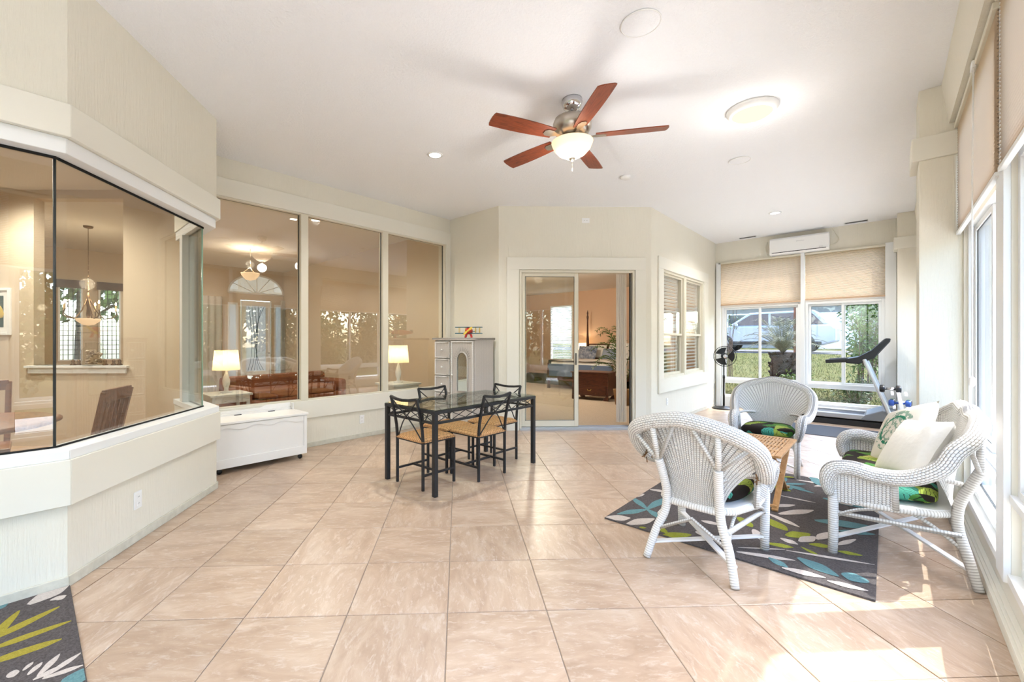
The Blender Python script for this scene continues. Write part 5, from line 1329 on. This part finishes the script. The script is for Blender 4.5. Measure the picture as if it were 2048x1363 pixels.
for k, (x, y, h, rad, m_, dsc) in enumerate(((11.5,-3,5.5,2.2,'leaf','broad green tree on the right lawn toward the rear'),(12,2.5,6.5,2.4,'leaf_dark','dark green tree on the right lawn opposite the loveseat'),(11.5,7.0,5.0,2.0,'leaf','bright green tree on the right lawn past the pillar'),(12,13,6.0,2.4,'leaf_dark','dark tree on the right lawn level with the treadmill'),(-16.5,1.0,5.0,2.4,'leaf','green tree outside the leaded windows'),(-3.5,-11.5,6.0,2.6,'leaf_dark','dark tree behind the rear windows'),(1.5,-12,5.5,2.3,'leaf','green tree behind the rear windows near the walk'),(-12.0,28.6,6,2.4,'leaf_dark','dark street tree left of the pale house'),(4.5,28.6,6,2.4,'leaf','green street tree right of the white car'))):
    tree(dsc, x, y, h, rad, 2600, K[m_], 20+k, .26)
hl = ('by the rear corner','opposite the rear window','past the foreground corner','opposite the foreground floor','opposite the white post','opposite the loveseat','opposite the pillar','opposite the far right windows','level with the treadmill','past the end wall corner')
for k in range(10):
    tree('tall rounded hedge shrub beyond the patio ' + hl[k], 7.3+.3*(k%2), -5.8+2.15*k, 2.9+.25*((k*7)%4), .93, 3000, K['leaf' if k % 2 else 'leaf_dark'], 50+k, .17, 0, 'hedge_shrub', 'bark', 'hedge shrubs beyond the patio')
for k, (x, y, lab) in enumerate(((-15,-2.2,'shrub outside the house left of the leaded windows'),(-14.8,4.2,'shrub outside the house near the entry door'))):
    tree(lab, x, y, 1.9, 1.0, 1800, K['leaf'], 70+k, .14, 0, 'hedge_shrub', 'bark')
# oleander clumps outside the end windows
def clump(name, label, x, y, stems, h, spread, nl, mat, seed, bark='bark', size=.13, low=.35, rs=.012):
    rr = random.Random(seed); r = thing(name, label, 'shrub', (x,y,gz(x,y)-.02)); lf = MB()
    for k in range(stems):
        a = rr.uniform(0,6.28); q = spread*rr.uniform(.3,1); hh = h*rr.uniform(.75,1.1); b0 = (.12*math.cos(a),.12*math.sin(a),0)
        st = crom([b0,(q*.35*math.cos(a),q*.35*math.sin(a),hh*.4),(q*.7*math.cos(a+.2),q*.7*math.sin(a+.2),hh*.75),(q*math.cos(a+.1),q*math.sin(a+.1),hh)], 4)
        mb = MB(); mb.tube(st, [rs*(1.2-.07*i) for i in range(len(st))], 6); mb.build('stem', K[bark], r)
        for i in range(int(len(st)*low), len(st)):
            leaves(lf, st[i], (.22,.22,.18), nl//stems//max(1,len(st)-int(len(st)*low)), size, rr, .1, .12)
    lf.build('foliage', mat, r); return r
clump('oleander', 'leafy green oleander with bare stems outside the treadmill window', -.35, 12.1, 12, 2.4, .75, 2600, K['leaf'], 1)
clump('oleander', 'taller oleander thicket outside the end window by the pillar', .85, 14.0, 10, 2.8, .8, 2200, K['leaf_dark'], 2)
clump('bare_shrub', 'nearly bare twiggy shrub outside the window by the fan', -3.05, 13.0, 11, 2.3, .7, 160, K['leaf'], 3, 'bark', .10, .6, .008)
clump('low_shrub', 'low leafy undergrowth below the treadmill window', -.45, 10.95, 9, .55, .45, 900, K['leaf_dark'], 4, 'bark', .09)
clump('low_shrub', 'low sprawling undergrowth beside the dark trunk', -1.45, 11.1, 8, .6, .35, 700, K['leaf'], 6, 'bark', .09)
r = thing('sago_palm', 'grey green sago palm on a dark shaggy trunk', 'palm', (-1.72,12.0,gz(-1.72,12.0)))
mb = MB(); rr = random.Random(8); mb.tube([(0,0,-.05),(.01,0,.3),(-.01,.02,.65),(0,0,.98)], [.22,.25,.24,.20], 16)
for k in range(160):
    a = rr.uniform(0,6.28); z = rr.uniform(0,.95); mb.tube([(.22*math.cos(a),.22*math.sin(a),z),(.29*math.cos(a),.29*math.sin(a),z+.06)], [.03,.006], 5)
mb.build('trunk', K['bark_dark'], r)
for k in range(46):
    a = rr.uniform(0,6.28); el = rr.uniform(.1,1.35); ln = rr.uniform(.55,.95)
    tip = Vector((math.cos(a)*math.cos(el)*ln, math.sin(a)*math.cos(el)*ln, .98+math.sin(el)*ln)); st = bez((0,0,.95),(tip.x*.3,tip.y*.3,.98+.35*ln),(tip.x*.7,tip.y*.7,tip.z+.15),tuple(tip),12)
    mb = MB(); mb.tube(st, .006, 4)
    for i in range(2,13):
        tn = (st[min(12,i+1)]-st[i-1]).normalized(); sd = tn.cross(Vector((0,0,1))); sd = sd.normalized() if sd.length > .01 else Vector((1,0,0))
        for s in (-1,1):
            for h_ in (0,.5):
                p = st[i].lerp(st[i-1],h_); t_ = p+(sd*s*.8+tn*.6)*.15; mb.add([p, p.lerp(t_,.5)-tn*.006, t_, p.lerp(t_,.5)+tn*.006], [(0,1,2,3)])
    mb.build('frond', K['leaf_grey'], r)
r = thing('slim_palm', 'slim reddish palm trunk outside the end windows', 'palm', (-1.56,12.95,gz(-1.56,12.95)))
MB().lathe([(.10,-.05),(.085,.3),(.08,.8),(.085,1.5),(.07,2.9)], 14).build('trunk', K['bark_red'], r)
mb = MB(); leaves(mb, (0,0,3.0), (.3,.3,.3), 300, .3, random.Random(9), .2, .06, .6); mb.build('fronds', K['leaf_grey'], r)
# white car parked on the street
r = thing('parked_car', 'white sport utility car parked on the street', 'car', (-3.75,22.0,.855), 0)
def sidep(pl, w0, w1): return MB().prism(pl, w0, w1, Matrix(((1,0,0,0),(0,0,1,0),(0,1,0,0),(0,0,0,1))))
body = [(-2.35,.45),(-2.38,.80),(-2.20,1.00),(-1.25,1.10),(2.25,1.12),(2.38,.95),(2.38,.45),(1.90,.30),(-1.95,.30)]
sidep(body, -.92, .92).build('body', K['car_paint'], r, .07)
sidep([(-1.30,1.08),(-.45,1.66),(1.70,1.70),(2.22,1.12)], -.80, .80).build('cabin', K['car_paint'], r, .06)
for s in (-1,1):
    for pl in ([(-1.08,1.14),(-.40,1.58),(.22,1.60),(.22,1.14)],[(.30,1.14),(.30,1.60),(1.15,1.61),(1.15,1.14)],[(1.23,1.14),(1.23,1.61),(1.62,1.60),(2.0,1.14)]):
        sidep(pl, s*.805-.012, s*.805+.012).build('side_window', K['car_glass'], r)
    MB().box((-2.0,s*.93-.02,.34),(1.95,s*.93+.02,.46)).build('sill_trim', K['black_plastic'], r, .01)
    MB().box((-1.0,s*.98-.09,1.08),(-.85,s*.98+.09,1.22)).build('wing_mirror', K['car_paint'], r, .03)
    for x in (-1.42,1.38):
        w_ = MB().lathe([(.20,-.11),(.37,-.11),(.385,-.06),(.385,.06),(.37,.11),(.20,.11)], 28, MM((x,s*.84,.385),(PI/2,0,0))).build('wheel', K['tyre'], r)
        MB().lathe([(.0,-.115),(.21,-.112),(.23,-.10),(.23,.10),(.21,.112),(.0,.115)], 10, MM((x,s*.84,.385),(PI/2,0,0))).build('hub', K['alu'], w_)
# pale neighbouring house
r = thing('neighbour_house', 'pale stucco house across the street', 'house', (-5.0,34.5,.8))
MB().box((-9,0,0),(9,7,3.2)).build('walls', K['house_paint'], r)
MB().prism([(-9.8,3.2),(9.8,3.2),(6.5,5.4),(-6.5,5.4)], -.6, 7.6, Matrix(((1,0,0,0),(0,0,1,0),(0,1,0,0),(0,0,0,1)))).build('roof', simple('roof_shingle', srgb(150,140,132), .9), r)
for x in (-6,-2.5,5.5): f = MB().box((x-.7,-.06,1.0),(x+.7,0,2.4)).build('window', K['white'], r); MB().box((x-.62,-.08,1.08),(x+.62,-.06,2.32)).build('pane', K['car_glass'], f)
MB().box((1.0,-.05,0),(3.8,0,2.3)).build('garage_door', K['white'], r)
